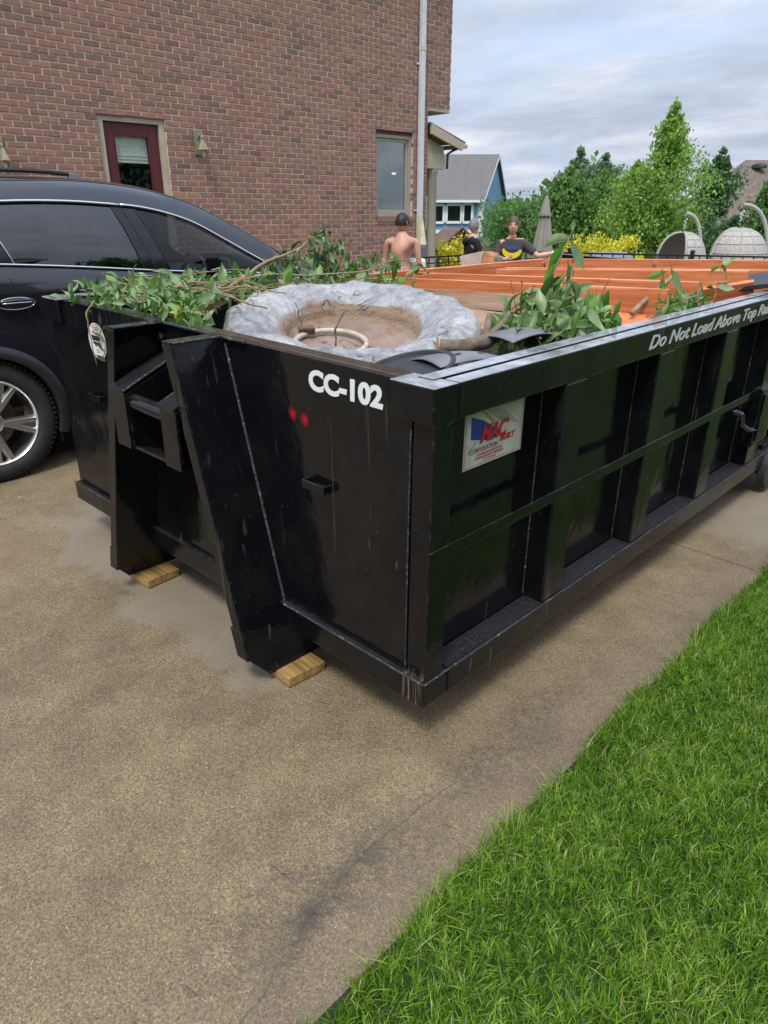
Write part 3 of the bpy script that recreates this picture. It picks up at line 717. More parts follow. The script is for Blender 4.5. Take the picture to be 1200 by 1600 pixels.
place_text('decal_lettering', 'CORPORATION', M_REDT, .145, .0155, (x, .281, .764), (0, 1, 0), dk, .0003, 0, .0)
place_text('decal_lettering', '2717 MASSACHUSETTS AVE.', M_RED, .135, .0075, (x, .318, .7515), (0, 1, 0), dk, .0003, 0, .004)
place_text('decal_lettering', 'INDIANAPOLIS, INDIANA', M_RED, .150, .0075, (x, .310, .7405), (0, 1, 0), dk, .0003, 0, .004)
place_text('decal_lettering', '(317) 545', M_RED, .065, .006, (x, .355, .7305), (0, 1, 0), dk, .0003, 0, .004)
place_text('decal_lettering', 'BY DESIGN', M_REDT, .082, .011, (x, .455, .893), (0, 1, 0), dk, .0003, .2, .0)
# round sticker on the left of the front
def disc(nm, cx, cz, r, yy, mat, par, n=40, r2=0):
    m = MB(); m.tube([(cx, yy, cz), (cx, yy-.0006, cz)], r, n); return m.build(nm, mat, par)
rs = disc('round_sticker', -1.962, .887, .080, FY-.001, M_WHITE, dump)
disc('sticker_ring', -1.962, .887, .0745, FY-.0020, M_PINK, rs); disc('sticker_ring', -1.962, .887, .0700, FY-.0030, M_VINYL, rs)
place_text('sticker_lettering', 'AUTO', M_PINK, .055, .020, (-1.990, FY-.0040, .921), (1, 0, 0), rs, .0003, 0, .03)
place_text('sticker_lettering', 'CO', M_PINK, .032, .018, (-1.978, FY-.0040, .836), (1, 0, 0), rs, .0003, 0, .03)
def fl2(nm, pts, mat):
    return MB().prism([(a, FY-.0036, b) for a, b in pts], (0, 0, 0), (0, -.0005, 0)).build(nm, mat, rs)
fl2('sticker_pictogram', [(-2.007, .912), (-1.925, .912), (-1.930, .889), (-2.001, .889)], M_BLACKI)
fl2('sticker_pictogram', [(-2.001, .885), (-1.930, .885), (-1.935, .874), (-1.942, .862), (-1.950, .862), (-1.955, .874), (-1.965, .874), (-1.970, .862), (-1.978, .862), (-1.983, .872), (-1.995, .874)], M_BLACKI)
# two red marks with soft, ragged edges
def mk_red_mark():
    t = NT('red_soft_mark', (.45, .01, .015), .3); p = t.pos(True)
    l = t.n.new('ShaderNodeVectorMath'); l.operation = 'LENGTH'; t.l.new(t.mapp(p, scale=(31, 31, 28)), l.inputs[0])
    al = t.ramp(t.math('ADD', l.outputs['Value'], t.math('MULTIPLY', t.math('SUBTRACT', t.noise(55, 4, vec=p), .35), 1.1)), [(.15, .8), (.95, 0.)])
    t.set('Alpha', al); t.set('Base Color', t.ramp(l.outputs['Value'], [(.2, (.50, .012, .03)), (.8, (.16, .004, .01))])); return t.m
M_REDMARK = mk_red_mark()
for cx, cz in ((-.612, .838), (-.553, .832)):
    o = MB().box(-.03, .03, -.0005, .0005, -.042, .042).build('red_soft_mark', M_REDMARK, dump); o.location = (cx, FY-.0016, cz)

# ------------------------------------------------------------------ wood blocks under the shoes
def ground_box(nm, lab, x, y, sx, sy, rz, mat, grp=None):
    o = MB().box(-sx/2, sx/2, -sy/2, sy/2, 0, .038).build(nm, mat, bevel=.003)
    o.location = (x, y, G(x, y)+.001); o.rotation_euler = (0, 0, rz); tag(o, lab, 'wood block', grp); return o
ground_box('wood_block', 'short pine board wedged under the right shoe of the container', -.655, .005, .165, .17, R(-3), M_PINE, 'boards under the container shoes')
ground_box('wood_block', 'short pine board wedged under the left shoe of the container', -1.685, .0, .155, .17, R(4), M_PINE, 'boards under the container shoes')

# ------------------------------------------------------------------ the load
def dloc(x, y, z): return DM @ Vector((x, y, z))
# dark rubble that fills the body of the container (gives everything a bed)
def rub(u, v):
    x = -W_+.13+(W_-.26)*u; y = .13+(LEN-.24)*v
    h = .66+.10*mnoise.noise(Vector((x*2.1, y*2.1, 3)))+.05*mnoise.noise(Vector((x*7, y*7, 1)))
    if y < 1.5: h += .10*(1-abs(y-.8)/.8)
    return dloc(x, y, h)
mb = MB(); mb.grid(rub, 60, 90)
M_RUB = simple('dark_yard_waste', (.025, .022, .015), .95, var=.6, scale=20, bump=1.0, bscale=40)
tag(mb.build('yard_waste_bed', M_RUB, kind='stuff'), 'dark trampled yard waste lying in the bottom of the container', 'yard waste')

# faux stone fire pit
pit = thing('fire_pit', 'round grey faux-stone fire pit lying tilted on the load', 'fire pit', dloc(-1.08, .74, .968))
pit.rotation_euler = Euler((R(11), R(1.7), R(45)))
def pitprof():
    return [(.0, -.058), (.10, -.057), (.20, -.056), (.255, -.052), (.273, -.035), (.284, -.008), (.300, .012), (.33, .028), (.37, .046), (.42, .062), (.47, .066), (.52, .052), (.545, .022), (.555, -.02), (.545, -.10), (.50, -.20), (.42, -.24)]
pv = []; n = 260; pr = pitprof(); fine = []
for i in range(len(pr)-1):
    for k in range(7):
        t_ = k/7; fine.append((pr[i][0]*(1-t_)+pr[i+1][0]*t_, pr[i][1]*(1-t_)+pr[i+1][1]*t_))
fine.append(pr[-1]); mb = MB(); vs = []
for r_, z in fine:
    for k in range(n):
        a = 2*math.pi*k/n; ca, sa = math.cos(a), math.sin(a)
        q = Vector((ca*2.2, sa*2.2, z*4)); k1 = mnoise.noise(q)*.010*min(1, r_*2.5)+mnoise.noise(q*3.1)*.008*min(1, r_*2.5)
        stp = mnoise.noise(Vector((ca*r_*5, sa*r_*5, 9)))*.008+mnoise.noise(Vector((ca*r_*19, sa*r_*19, 2)))*.005+mnoise.noise(Vector((ca*r_*45, sa*r_*45, 7)))*.0022
        tr_ = mnoise.noise(Vector((ca*r_*8+5, sa*r_*8, 4)))*3.0; stp += .006*(math.floor(tr_)+min(1, max(0, (tr_-math.floor(tr_))*5-2))) if r_ > .3 else 0
        stp = stp if r_ > .3 else stp*.35
        ridged = (abs(mnoise.noise(Vector((ca*r_*4.3+3, sa*r_*4.3, 5))))-.2)*.028 if r_ > .3 else 0
        rr_ = r_+k1; vs.append((rr_*ca, rr_*sa, z+stp-ridged))
mb.add(vs, [(i*n+k, i*n+(k+1) % n, (i+1)*n+(k+1) % n, (i+1)*n+k) for i in range(len(fine)-1) for k in range(n)])
mb.build('stone_bowl', M_PIT, pit, smooth=True)
br = MB(); ringp = [(math.cos(a)*.150, math.sin(a)*.150, 0) for a in [2*math.pi*i/40 for i in range(41)]]
br.tube(ringp, .0115, 10, cap=False); o = br.build('burner_ring', M_IVORY, pit, smooth=True); o.location = (-.09, -.078, -.036)
bx_ = MB(); bx_.box(-.032, .032, -.02, .02, 0, .03)
for k in range(6): bx_.box(-.030+.011*k, -.0275+.011*k, -.0235, -.0205, .002, .028)
for k in range(3): bx_.box(-.032, .032, -.0245, -.0215, .006+.009*k, .0075+.009*k)
o = bx_.build('ignition_box', M_RUSTM, pit); o.location = (-.20, .035, -.040); o.rotation_euler = (0, 0, .3)
o = MB().tube([(0, 0, 0), (.004, .003, .05), (.001, .0, .085), (.02, .01, .125), (.038, .012, .155)], [.0042, .004, .0045, .0035, .003], 7).build('dry_twig', M_BARK)
o.location = dloc(-.93, .50, .925); tag(o, 'thin dark twig standing up inside the fire pit bowl', 'twig')
o.rotation_euler = (0, 0, .6)
# round black plastic lid, grey vents, log
m = MB(); m.lathe([(.0, .004), (.13, .003), (.146, .002), (.150, .012), (.166, .012), (.168, .004), (.168, -.04), (.0, -.04)], 48)
lid = m.build('plastic_lid', M_BLACKP, smooth=True); autosmooth(lid, 40); lid.location = dloc(-.375, .30, .972); lid.rotation_euler = (R(14), R(-5), 0)
tag(lid, 'round black plastic lid tucked against the front corner of the container', 'lid')
def vent(loc, rz, rx, ry, lab, ln=.34, wd=.24):
    t = thing('vent_panel', lab, 'vent panel', loc, 0, 'grey slotted plastic panels in the container'); t.rotation_euler = (rx, ry, rz)
    def f(u, v):
        x = -ln/2+ln*u; y = -wd/2+wd*v
        z = .030*math.sin(math.pi*u)+.015*math.sin(math.pi*v); return (x, y, z)
    m = MB(); m.grid(f, 18, 10); s_ = m.build('panel_shell', M_GREYP, t, smooth=True); md = s_.modifiers.new('Solidify', 'SOLIDIFY'); md.thickness = .004
    for i in range(3):
        for j in range(2):
            u = .25+.25*i; v = .3+.4*j; p0 = Vector(f(u, v)); p1 = Vector(f(u+.07, v+.02)); m = MB(); up = Vector((0, 0, .0022))
            d = p1-p0; sd_ = Vector((-d.y, d.x, 0)).normalized()*.0045
            m.prism([p0-sd_+up, p1-sd_+up, p1+sd_+up, p0+sd_+up], (0, 0, 0), (0, 0, .001)); m.build('slot', M_DARKM, t)
    return t
vent(dloc(-.285, .52, .975), R(70), R(-4), R(6), 'pale grey slotted plastic panel nearest the front right corner of the container', .36, .22)
vent(dloc(-.30, .86, 1.012), R(75), R(-4), R(4), 'grey slotted plastic panel beside the pile of leaves on the right rail', .30, .22)
lg = thing('cut_log', 'grey barked forked log with a fresh orange cut end beside the fire pit', 'log', dloc(-.44, .60, 1.0))
def rough_tube(pts, rads, nm, mat, par, n=10):
    P_ = []; RR = []
    for i in range(len(pts)-1):
        for k in range(5):
            t_ = k/5; P_.append(Vector(pts[i]).lerp(Vector(pts[i+1]), t_)+Vector([rnd.uniform(-1, 1)*.0022 for _ in range(3)])); RR.append((rads[i]*(1-t_)+rads[i+1]*t_)*rnd.uniform(.93, 1.08))
    P_.append(Vector(pts[-1])); RR.append(rads[-1]); m = MB(); m.tube(P_, RR, n); return m.build(nm, mat, par, smooth=True)
rough_tube([(-.03, -.02, .005), (.03, .05, .0), (.06, .14, .012), (.05, .23, .03), (.09, .33, .0), (.16, .40, -.03)], [.025, .026, .027, .024, .024, .02], 'trunk_piece', M_BARK, lg)
rough_tube([(.05, .14, .02), (.02, .20, .05), (-.02, .26, .085)], [.022, .015, .012], 'fork', M_BARK, lg)
rough_tube([(.06, .16, .03), (.07, .23, .075), (.06, .27, .10)], [.016, .011, .008], 'fork', M_BARK, lg)
m = MB(); m.tube([(-.0335, -.0245, .0055), (-.028, -.018, .005)], .0225, 16); m.build('cut_end', M_CUT, lg)

BM = [None]
# orange stained deck frame and weathered boards
def board(nm, p, q, ht, th, mat, par, lean=0, rot0=None):
    """board from p to q (top edge, container frame); own origin so the grain follows"""
    p = Vector(p); q = Vector(q); d = q-p; ln = d.length
    m = MB(); ax = 'X'
    m.box(0, ln, -th/2, th/2, -ht, 0); o = m.build(nm, mat, par, bevel=.003)
    d.normalize(); up = Vector((0, 0, 1)); sd_ = up.cross(d).normalized(); up = d.cross(sd_)
    if lean: up = (Matrix.Rotation(lean, 3, d) @ up); sd_ = up.cross(d)
    M3 = Matrix((d, sd_, up)).transposed(); o.matrix_local = Matrix.Translation(p) @ M3.to_4x4(); BM[0] = M3.to_4x4(); return o
fr = thing('deck_frame', 'orange stained timber deck frame lying in the rear of the container', 'deck frame', (0, 0, GAP)); fr.rotation_euler = dump.rotation_euler
zt = lambda x: 1.0+.058*(x+2.26)
board('rim_board', (-2.27, 1.30, 1.022), (-2.27, 4.08, 1.000), .15, .038, M_ORX, fr)
board('rim_board', (-2.249, 4.10, 1.000), (-.14, 4.10, 1.122), .17, .038, M_ORX, fr)
board('joist', (-1.86, 2.86, zt(-1.86)), (-.27, 3.00, zt(-.27)+.004), .14, .038, M_ORX, fr)
board('joist', (-2.20, 2.42, zt(-2.2)), (-.235, 2.24, zt(-.235)), .14, .038, M_ORX, fr)
board('joist', (-2.20, 2.02, zt(-2.2)), (-.22, 1.86, zt(-.22)-.002), .14, .038, M_ORX, fr)
board('joist', (-2.20, 3.45, zt(-2.2)-.03), (-.15, 3.60, zt(-.15)-.03), .14, .038, M_ORX, fr)
for z in (.965, .93): 
    m = MB(); m.tube([(-2.249, 4.06, z), (-2.243, 4.06, z)], .009, 10); m.build('bolt', M_ALLOY, fr)
for x_, y_ in ((-1.3, 4.079), (-.4, 4.079)):
    m = MB(); m.tube([(x_, y_+.001, zt(x_)-.03), (x_, y_-.008, zt(x_)-.03)], .011, 10); m.build('bolt', M_ALLOY, fr)
def loose(nm, lab, p, q, ht, th, mat, lean=0, grp='loose boards in the container'):
    o = board(nm, p, q, ht, th, mat, None, lean); p_ = Vector(p); M3_ = BM[0]; o.matrix_local = DM @ (Matrix.Translation(p_) @ M3_); tag(o, lab, 'board', grp); return o
loose('weathered_board', 'pale weathered board with worn orange stain standing on edge behind the fire pit', (-1.75, 1.76, .998), (-.54, 1.70, 1.052), .085, .04, M_OLD, R(-14))
loose('weathered_board', 'grey brown cracked board lying just in front of the pale weathered one', (-1.70, 1.56, .955), (-.47, 1.46, .982), .12, .04, M_OLD, R(-42))
loose('orange_board', 'short orange board with a splintered top beside the leaf pile', (-.78, 1.93, .96), (-.16, 1.78, 1.00), .10, .03, M_ORX, R(-60))
loose('orange_board', 'orange board leaning against the right rail at the far end', (-.55, 2.62, 1.00), (-.17, 2.80, 1.09), .16, .03, M_ORX, R(20))
m = MB(); m.box(-.16, .16, -.25, .25, -.012, .012); o = m.build('dark_panel', M_PLAST, bevel=.003); o.location = dloc(-.26, 3.02, 1.06); o.rotation_euler = (R(4), R(-9), R(12))
tag(o, 'dark grey flat panel resting on the right rail at the picture edge', 'panel')

# ------------------------------------------------------------------ leaves and branches on the load
def leaf_mesh(k, L_=.095, W0=.042):
    r = random.Random(k); curl = r.uniform(-.9, 1.1); fold = r.uniform(.15, .7); tw = r.uniform(-.5, .5); m = MB()
    nu = 7; vs = []
    for i in range(nu):
        t = i/(nu-1); wd = W0*math.sin(math.pi*min(1, t*1.02)**.8)*.52+.0006; a = curl*t*t*.9
        x = L_*t*math.cos(a*.5); z = -L_*t*math.sin(a*.5)
        for s_ in (-1, -.5, 0, .5, 1):
            wv = .003*math.sin(9*t+k+s_*2)
            yy = s_*wd*math.cos(fold*abs(s_)); zz_ = z+abs(s_)*wd*math.sin(fold)+wv
            c, sn = math.cos(tw*t), math.sin(tw*t); vs.append((x, yy*c-(zz_-z)*sn, z+yy*sn+(zz_-z)*c))
    m.add(vs, [(i*5+j, i*5+j+1, (i+1)*5+j+1, (i+1)*5+j) for i in range(nu-1) for j in range(4)])
    m.tube([(-.018, 0, .002), (.0, 0, 0), (L_*.25, 0, -.0015)], [.0012, .001, .0007], 4)
    return m
LEAFM = [leaf_mesh(k) for k in range(8)]
def tone_attr(me, vals):
    a = me.attributes.new('tone', 'FLOAT', 'FACE'); a.data.foreach_set('value', vals)
def leaf_data(mat):
    out = []
    for k, m in enumerate(LEAFM):
        me = m.mesh('leaf', [mat], True); tone_attr(me, [k/8.0]*len(me.polygons)); out.append(me)
    return out
LD = {m.name: leaf_data(m) for m in (M_LEAF, M_WILT)}
def rand_rot(r, flat_=.5):
    return Euler((r.gauss(0, 1.0)*flat_*1.6, r.gauss(0, 1.0)*flat_*1.6, r.uniform(0, 6.283))).to_matrix()
def pile(name, lab, cat, spots, n_one, n_mass, mat, twigs, seed, sc=(.8, 1.3), flat_=.5, grp=None):
    """spots: function(r) -> (position, optional direction). single leaves are parts; the small rest is one mass"""
    r = random.Random(seed); c0 = Vector(spots(r)[0]); t = thing(name, lab, cat, c0, 0, grp)
    for (pts, rad, mt) in twigs:
        rough_tube([Vector(p)-c0 for p in pts], rad, 'twig', mt, t, 7)
    for i in range(n_one):
        p, d = spots(r); o = bpy.data.objects.new('leaf', r.choice(LD[M_WILT.name if (mat is M_LEAF and r.random() < .35) else mat.name])); COL.objects.link(o); o.parent = t
        if d is None: M3 = rand_rot(r, flat_)
        else:
            d = (Vector(d)+Vector([r.gauss(0, .3) for _ in range(3)])).normalized(); q = d.to_track_quat('X', 'Z'); M3 = q.to_matrix() @ Matrix.Rotation(r.gauss(0, .9), 3, 'X')
        s_ = sc[0]*.7+(sc[1]-sc[0]*.7)*r.random()**1.3; o.matrix_local = Matrix.Translation(Vector(p)-c0) @ (M3 @ Matrix.Scale(s_, 3)).to_4x4()
    if n_mass:
        V = []; F = []; T = []
        for i in range(n_mass):
            p, d = spots(r); p = Vector(p)-c0-Vector((0, 0, r.uniform(.01, .06))); M3 = rand_rot(r, .9); s_ = r.uniform(.5, .9); lm = r.choice(LEAFM); o_ = len(V)
            V += [tuple(p+M3 @ (Vector(v)*s_)) for v in lm.v]; F += [tuple(a+o_ for a in f) for f in lm.f]; T += [r.random()]*len(lm.f)
        me = bpy.data.meshes.new('leaf_litter'); me.from_pydata(V, [], F); me.materials.append(mat); tone_attr(me, T)
        link('leaf_litter', me, t, kind='stuff')
    return t
def box_spots(x0, x1, y0, y1, zf):
    def f(r):
        x = r.uniform(x0, x1); y = r.uniform(y0, y1); return dloc(x, y, zf(x, y)+r.uniform(-.02, .03)), None
    return f
def twig(p, q, r0, mat=None, sag=.02, n=4):
    p = Vector(p); q = Vector(q); pts = [dloc(*(p.lerp(q, i/n)+Vector((rnd.gauss(0, sag), rnd.gauss(0, sag), rnd.gauss(0, sag*.6))))) for i in range(n+1)]
    return (pts, [r0*(1-.5*i/n) for i in range(n+1)], mat or M_STICK)
# long pile over the front left rim
zl = lambda x, y: 1.055+.045*math.sin((x+2.3)*2.4)+.03*mnoise.noise(Vector((x*4, y*4, 0)))
def front_spots(r):
    while True:
        x = r.uniform(-2.33, -1.22); y = r.uniform(.03, .75)
        if (x+1.08)**2+(y-.74)**2 > .56**2 and y < .95: break
    z = zl(x, y)-max(0, .08-y)*.3
    return dloc(x, y, z+r.uniform(-.02, .035)), None
tw = [twig((-2.1, .25, 1.10), (-1.35, .33, 1.12), .006), twig((-1.95, .5, 1.12), (-1.1, .30, 1.08), .007), twig((-1.75, .10, 1.09), (-1.25, .5, 1.13), .0055),
      twig((-1.9, .12, 1.10), (-1.5, .62, 1.15), .005), twig((-1.6, .2, 1.08), (-1.32, .17, 1.075), .004), twig((-2.2, .05, 1.08), (-1.9, .10, 1.09), .004, M_BARK),
      twig((-1.72, .34, 1.12), (-1.20, .16, 1.075), .0045, M_STICK, .03, 6)]
tw += [twig((rnd.uniform(-2.2, -1.5), rnd.uniform(.05, .6), 1.10), (rnd.uniform(-1.9, -1.25), rnd.uniform(.1, .7), 1.12+rnd.uniform(-.02, .05)), rnd.uniform(.002, .004), None, .025, 5) for _ in range(14)]
pile('leafy_clippings', 'heap of green leafy clippings spilling over the front left rim of the container', 'clippings', front_spots, 250, 330, M_LEAF, tw, 3, (.62, 1.15), .55)
# drooping sprig in front of the round sticker
def sprig_spots(p0, p1, spread, droop=True):
    p0 = Vector(p0); p1 = Vector(p1)
    def f(r):
        t_ = r.random(); p = p0.lerp(p1, t_); d = Vector((r.gauss(0, 1), r.gauss(0, 1), -1.2 if droop else r.gauss(0, 1)))
        return dloc(*(p+Vector((r.gauss(0, spread), r.gauss(0, spread), r.gauss(0, spread*.6))))), d
    return f
pile('hanging_sprig', 'wilted sprig drooping over the round red and white sticker', 'sprig', sprig_spots((-1.92, -.02, 1.03), (-1.895, -.03, .84), .010), 8, 0, M_WILT,
     [([dloc(-1.95, .03, 1.06), dloc(-1.915, -.03, 1.02), dloc(-1.91, -.03, .93), dloc(-1.89, -.03, .80)], [.003, .003, .0025, .002], M_STICK)], 5, (.55, .85))
# taller cut branches behind the pit
def branch_thing(lab, base, tip, clusters, mat, seed, n=20, rr=.011, grp='cut branches lying on the load', sc=(.7, 1.1), spread=.05, extra=()):
    r = random.Random(seed); cs = [Vector(c) for c in clusters]
    def f(rn):
        c = rn.choice(cs); p = c+Vector((rn.gauss(0, spread), rn.gauss(0, spread), rn.gauss(0, spread*.8))); return dloc(*p), Vector((rn.gauss(0, .6), rn.gauss(0, .6), -1.0))
    b = Vector(base); tp = Vector(tip); k = b.lerp(tp, .5)+Vector((0, 0, .03))
    tws = [([dloc(*b), dloc(*k), dloc(*tp)], [rr, rr*.8, rr*.5], M_STICK)]
    for c in cs: tws.append(([dloc(*k.lerp(tp, rnd.uniform(.2, .9))), dloc(*c)], [rr*.4, rr*.2], M_STICK))
    for e in extra: tws.append(e)
    return pile('cut_branch', lab, 'branch', f, n, 0, mat, tws, seed, sc, .5, grp)
TUFT = [(-2.1, 1.449, 1.259), (-2.1, 1.522, 1.27), (-2.1, 1.368, 1.242), (-2.1, 1.559, 1.186), (-2.1, 1.484, 1.161), (-2.1, 1.403, 1.172), (-2.1, 1.535, 1.211), (-2.1, 1.601, 1.233)]
DRAPE = [(-2.05, 1.276, 1.158), (-2.05, 1.21, 1.195), (-2.05, 1.141, 1.143), (-2.05, 1.073, 1.104), (-2.05, 1.182, 1.097), (-2.05, 1.272, 1.092), (-2.05, 1.099, 1.168), (-2.05, 1.009, 1.093)]
branch_thing('thick stripped branch rising to a curtain of drooping dark leaves', (-1.62, .45, 1.085), (-2.06, 1.30, 1.215), DRAPE, M_WILT, 11, 105, .0095, sc=(.55, .95), spread=.034)
branch_thing('tall tuft of hanging leaves in front of the brick wall', (-2.06, 1.22, 1.17), (-2.1, 1.52, 1.285), TUFT, M_WILT, 12, 85, .005, sc=(.6, .95), spread=.026)
branch_thing('single dark leaf twig right of the tall leaf tuft', (-2.1, 1.60, 1.24), (-2.1, 1.64, 1.235), [(-2.1, 1.626, 1.225)], M_WILT, 13, 3, .0022, sc=(.85, 1.0), spread=.006)
branch_thing('low row of upright bright leaves behind the fire pit', (-2.05, 1.70, 1.05), (-2.14, 2.36, 1.10), [(-2.15, 1.792, 1.108), (-2.15, 1.841, 1.142), (-2.15, 1.896, 1.083), (-2.15, 1.97, 1.146), (-2.15, 2.039, 1.093), (-2.15, 2.109, 1.135), (-2.15, 2.189, 1.084), (-2.15, 2.269, 1.091), (-2.15, 2.346, 1.055)], M_LEAF, 14, 34, .004, sc=(.8, 1.2), spread=.02)
branch_thing('pale stub of stripped branch standing behind the pit', (-2.05, 1.50, 1.0), (-2.1, 1.640, 1.110), [(-2.05, 1.612, 1.087), (-2.05, 1.51, 1.058), (-2.05, 1.412, 1.048), (-2.05, 1.316, 1.037), (-2.05, 1.716, 1.045)], M_LEAF, 15, 40, .009, sc=(.6, .95), spread=.03)
def mid_spots(r):
    x = r.uniform(-2.28, -1.50); y = r.uniform(.8, 1.75)
    while (x+1.08)**2+(y-.74)**2 < .60**2: x = r.uniform(-2.28, -1.5); y = r.uniform(.8, 1.75)
    return dloc(x, y, 1.05+.04*mnoise.noise(Vector((x*5, y*5, 2)))+r.uniform(-.03, .03)), None
pile('leafy_clippings', 'tangle of dark green clippings between the fire pit and the left rail', 'clippings', mid_spots, 150, 160, M_LEAF,
     [twig((-2.2, .9, 1.08), (-1.55, 1.5, 1.12), .006), twig((-1.7, .95, 1.07), (-1.5, 1.7, 1.08), .005)], 17, (.7, 1.2), .6)
M_YELLOWF = 0
def yel_spots(r):
    return dloc(-1.44+r.gauss(0, .06), .16+r.gauss(0, .05), 1.065+r.gauss(0, .015)), None
LD[M_YEL.name] = leaf_data(M_YEL)
pile('yellow_clippings', 'tuft of tiny yellow sprigs at the front rim beside the fire pit', 'clippings', yel_spots, 45, 0, M_YEL, [], 18, (.18, .34), 1.0)
# pile on the right rail
def right_spots(r):
    a = r.uniform(0, 6.283); q = math.sqrt(r.random()); y = 1.12+.36*q*math.cos(a); x = -.33+.17*q*math.sin(a)
    h = 1.05+.10*max(0, 1-((y-1.10)/.26)**2)*max(0, 1-q*.5)
    return dloc(x, y, h+r.uniform(-.05, .02)), None
tw = [([dloc(-.34, 1.05, 1.1), dloc(-.36, 1.12, 1.24), dloc(-.33, 1.16, 1.36)], [.004, .003, .002], M_STICK),
      ([dloc(-.30, 1.10, 1.1), dloc(-.31, 1.17, 1.24), dloc(-.34, 1.20, 1.36)], [.0035, .0025, .002], M_STICK),
      ([dloc(-.25, 1.30, 1.05), dloc(-.26, 1.33, 1.14), dloc(-.24, 1.34, 1.20)], [.0025, .002, .0015], M_BARK),
      ([dloc(-.42, .98, 1.08), dloc(-.44, .97, 1.16), dloc(-.45, .96, 1.20)], [.0022, .0018, .0014], M_BARK)]
pile('leafy_clippings', 'mound of large green leaves heaped on the right rail above the decal side', 'clippings', right_spots, 150, 150, M_LEAF, tw, 21, (.75, 1.3), .65)
def single_leaves(name, lab, items, mat, twigs, seed):
    """items: (position, direction, size, roll)"""
    r = random.Random(seed); c0 = dloc(*items[0][0]); t = thing(name, lab, 'sprig', c0)
    for (pts, rad, mt) in twigs: rough_tube([Vector(p)-c0 for p in pts], rad, 'twig', mt, t, 6)
    for p, d, s_, roll in items:
        o = bpy.data.objects.new('leaf', r.choice(LD[mat.name])); COL.objects.link(o); o.parent = t
        M3 = Vector(d).normalized().to_track_quat('X', 'Z').to_matrix() @ Matrix.Rotation(roll, 3, 'X')
        o.matrix_local = Matrix.Translation(dloc(*p)-c0) @ (M3 @ Matrix.Scale(s_, 3)).to_4x4()
camR = Vector((math.cos(YAW), math.sin(YAW), 0))
single_leaves('upright_sprig', 'upright sprig with big glossy leaves rising from the right leaf mound', [
    ((-.34, 1.18, 1.345), tuple(-camR+Vector((0, 0, -.12))), 1.25, 1.1), ((-.33, 1.17, 1.33), tuple(camR*.5+Vector((0, 0, -1))), 1.2, .9),
    ((-.345, 1.16, 1.335), tuple(-camR*.35+Vector((0, 0, -1))), 1.35, .9), ((-.35, 1.13, 1.26), tuple(-camR*.6+Vector((0, 0, -1))), 1.3, .8),
    ((-.33, 1.16, 1.26), tuple(camR*.15+Vector((0, 0, -1))), 1.0, 1.2), ((-.34, 1.13, 1.21), tuple(-camR*.7+Vector((0, 0, -.8))), 1.3, .8),
    ((-.31, 1.15, 1.20), tuple(camR*.5+Vector((0, 0, -.9))), 1.35, .8), ((-.33, 1.17, 1.37), (.1, .1, .9), .5, .8), ((-.35, 1.14, 1.18), (-.4, -.3, -.6), 1.2, .4)], M_LEAF, [], 31)
single_leaves('upright_sprig', 'small sprig of pointed leaves beside the pale stick on the right rail', [
    ((-.24, 1.86, 1.19), tuple(-camR*.9+Vector((0, 0, -.5))), 1.0, 1.0), ((-.23, 1.88, 1.20), tuple(camR*.3+Vector((0, 0, -1))), 1.35, .9), ((-.235, 1.87, 1.14), tuple(-camR*.2+Vector((0, 0, -1))), 1.3, .7),
    ((-.20, 1.95, 1.08), tuple(camR+Vector((0, 0, -.1))), .8, .6), ((-.20, 1.80, 1.07), tuple(-camR+Vector((0, 0, -.4))), .9, .4)], M_LEAF,
    [([dloc(-.22, 1.88, 1.02), dloc(-.235, 1.86, 1.12), dloc(-.25, 1.82, 1.22)], [.003, .0025, .0015], M_STICK)], 32)
single_leaves('upright_sprig', 'thin stem with round leaves at its top near the picture edge', [
    ((-.17, 2.28, 1.19), tuple(-camR*.6+Vector((0, 0, -.4))), .8, .9), ((-.17, 2.30, 1.20), tuple(camR*.3+Vector((0, 0, -.8))), .85, .8), ((-.17, 2.29, 1.20), tuple(camR*.9+Vector((0, 0, .3))), .7, .8),
    ((-.17, 2.30, 1.10), tuple(camR*.9+Vector((0, 0, -.2))), .9, 1.0), ((-.17, 2.26, 1.09), tuple(-camR+Vector((0, 0, .2))), .6, 1.0), ((-.17, 2.27, 1.06), tuple(-camR+Vector((0, 0, -.3))), .8, .5)], M_LEAF,
    [([dloc(-.16, 2.26, 1.03), dloc(-.165, 2.28, 1.12), dloc(-.17, 2.30, 1.20)], [.003, .0025, .0015], M_STICK)], 33)
def rs_spots(r): return dloc(-.20+r.gauss(0, .035), 1.98+r.gauss(0, .13), 1.045+abs(r.gauss(0, .025))), None
pile('leafy_clippings', 'low scatter of small leaves along the right rail below the stick', 'clippings', rs_spots, 40, 50, M_LEAF, [twig((-.22, 1.98, 1.04), (-.23, 2.02, 1.14), .002, M_BARK, .006), twig((-.2, 2.06, 1.04), (-.19, 2.10, 1.12), .002, M_BARK, .006)], 35, (.4, .7), .8)
o = rough_tube([dloc(-.33, 1.76, 1.01), dloc(-.30, 1.90, 1.09), dloc(-.28, 2.03, 1.155)], [.013, .012, .011], 'pale_stick', M_STICK, None); tag(o, 'pale peeled stick poking up over the right rail', 'stick')

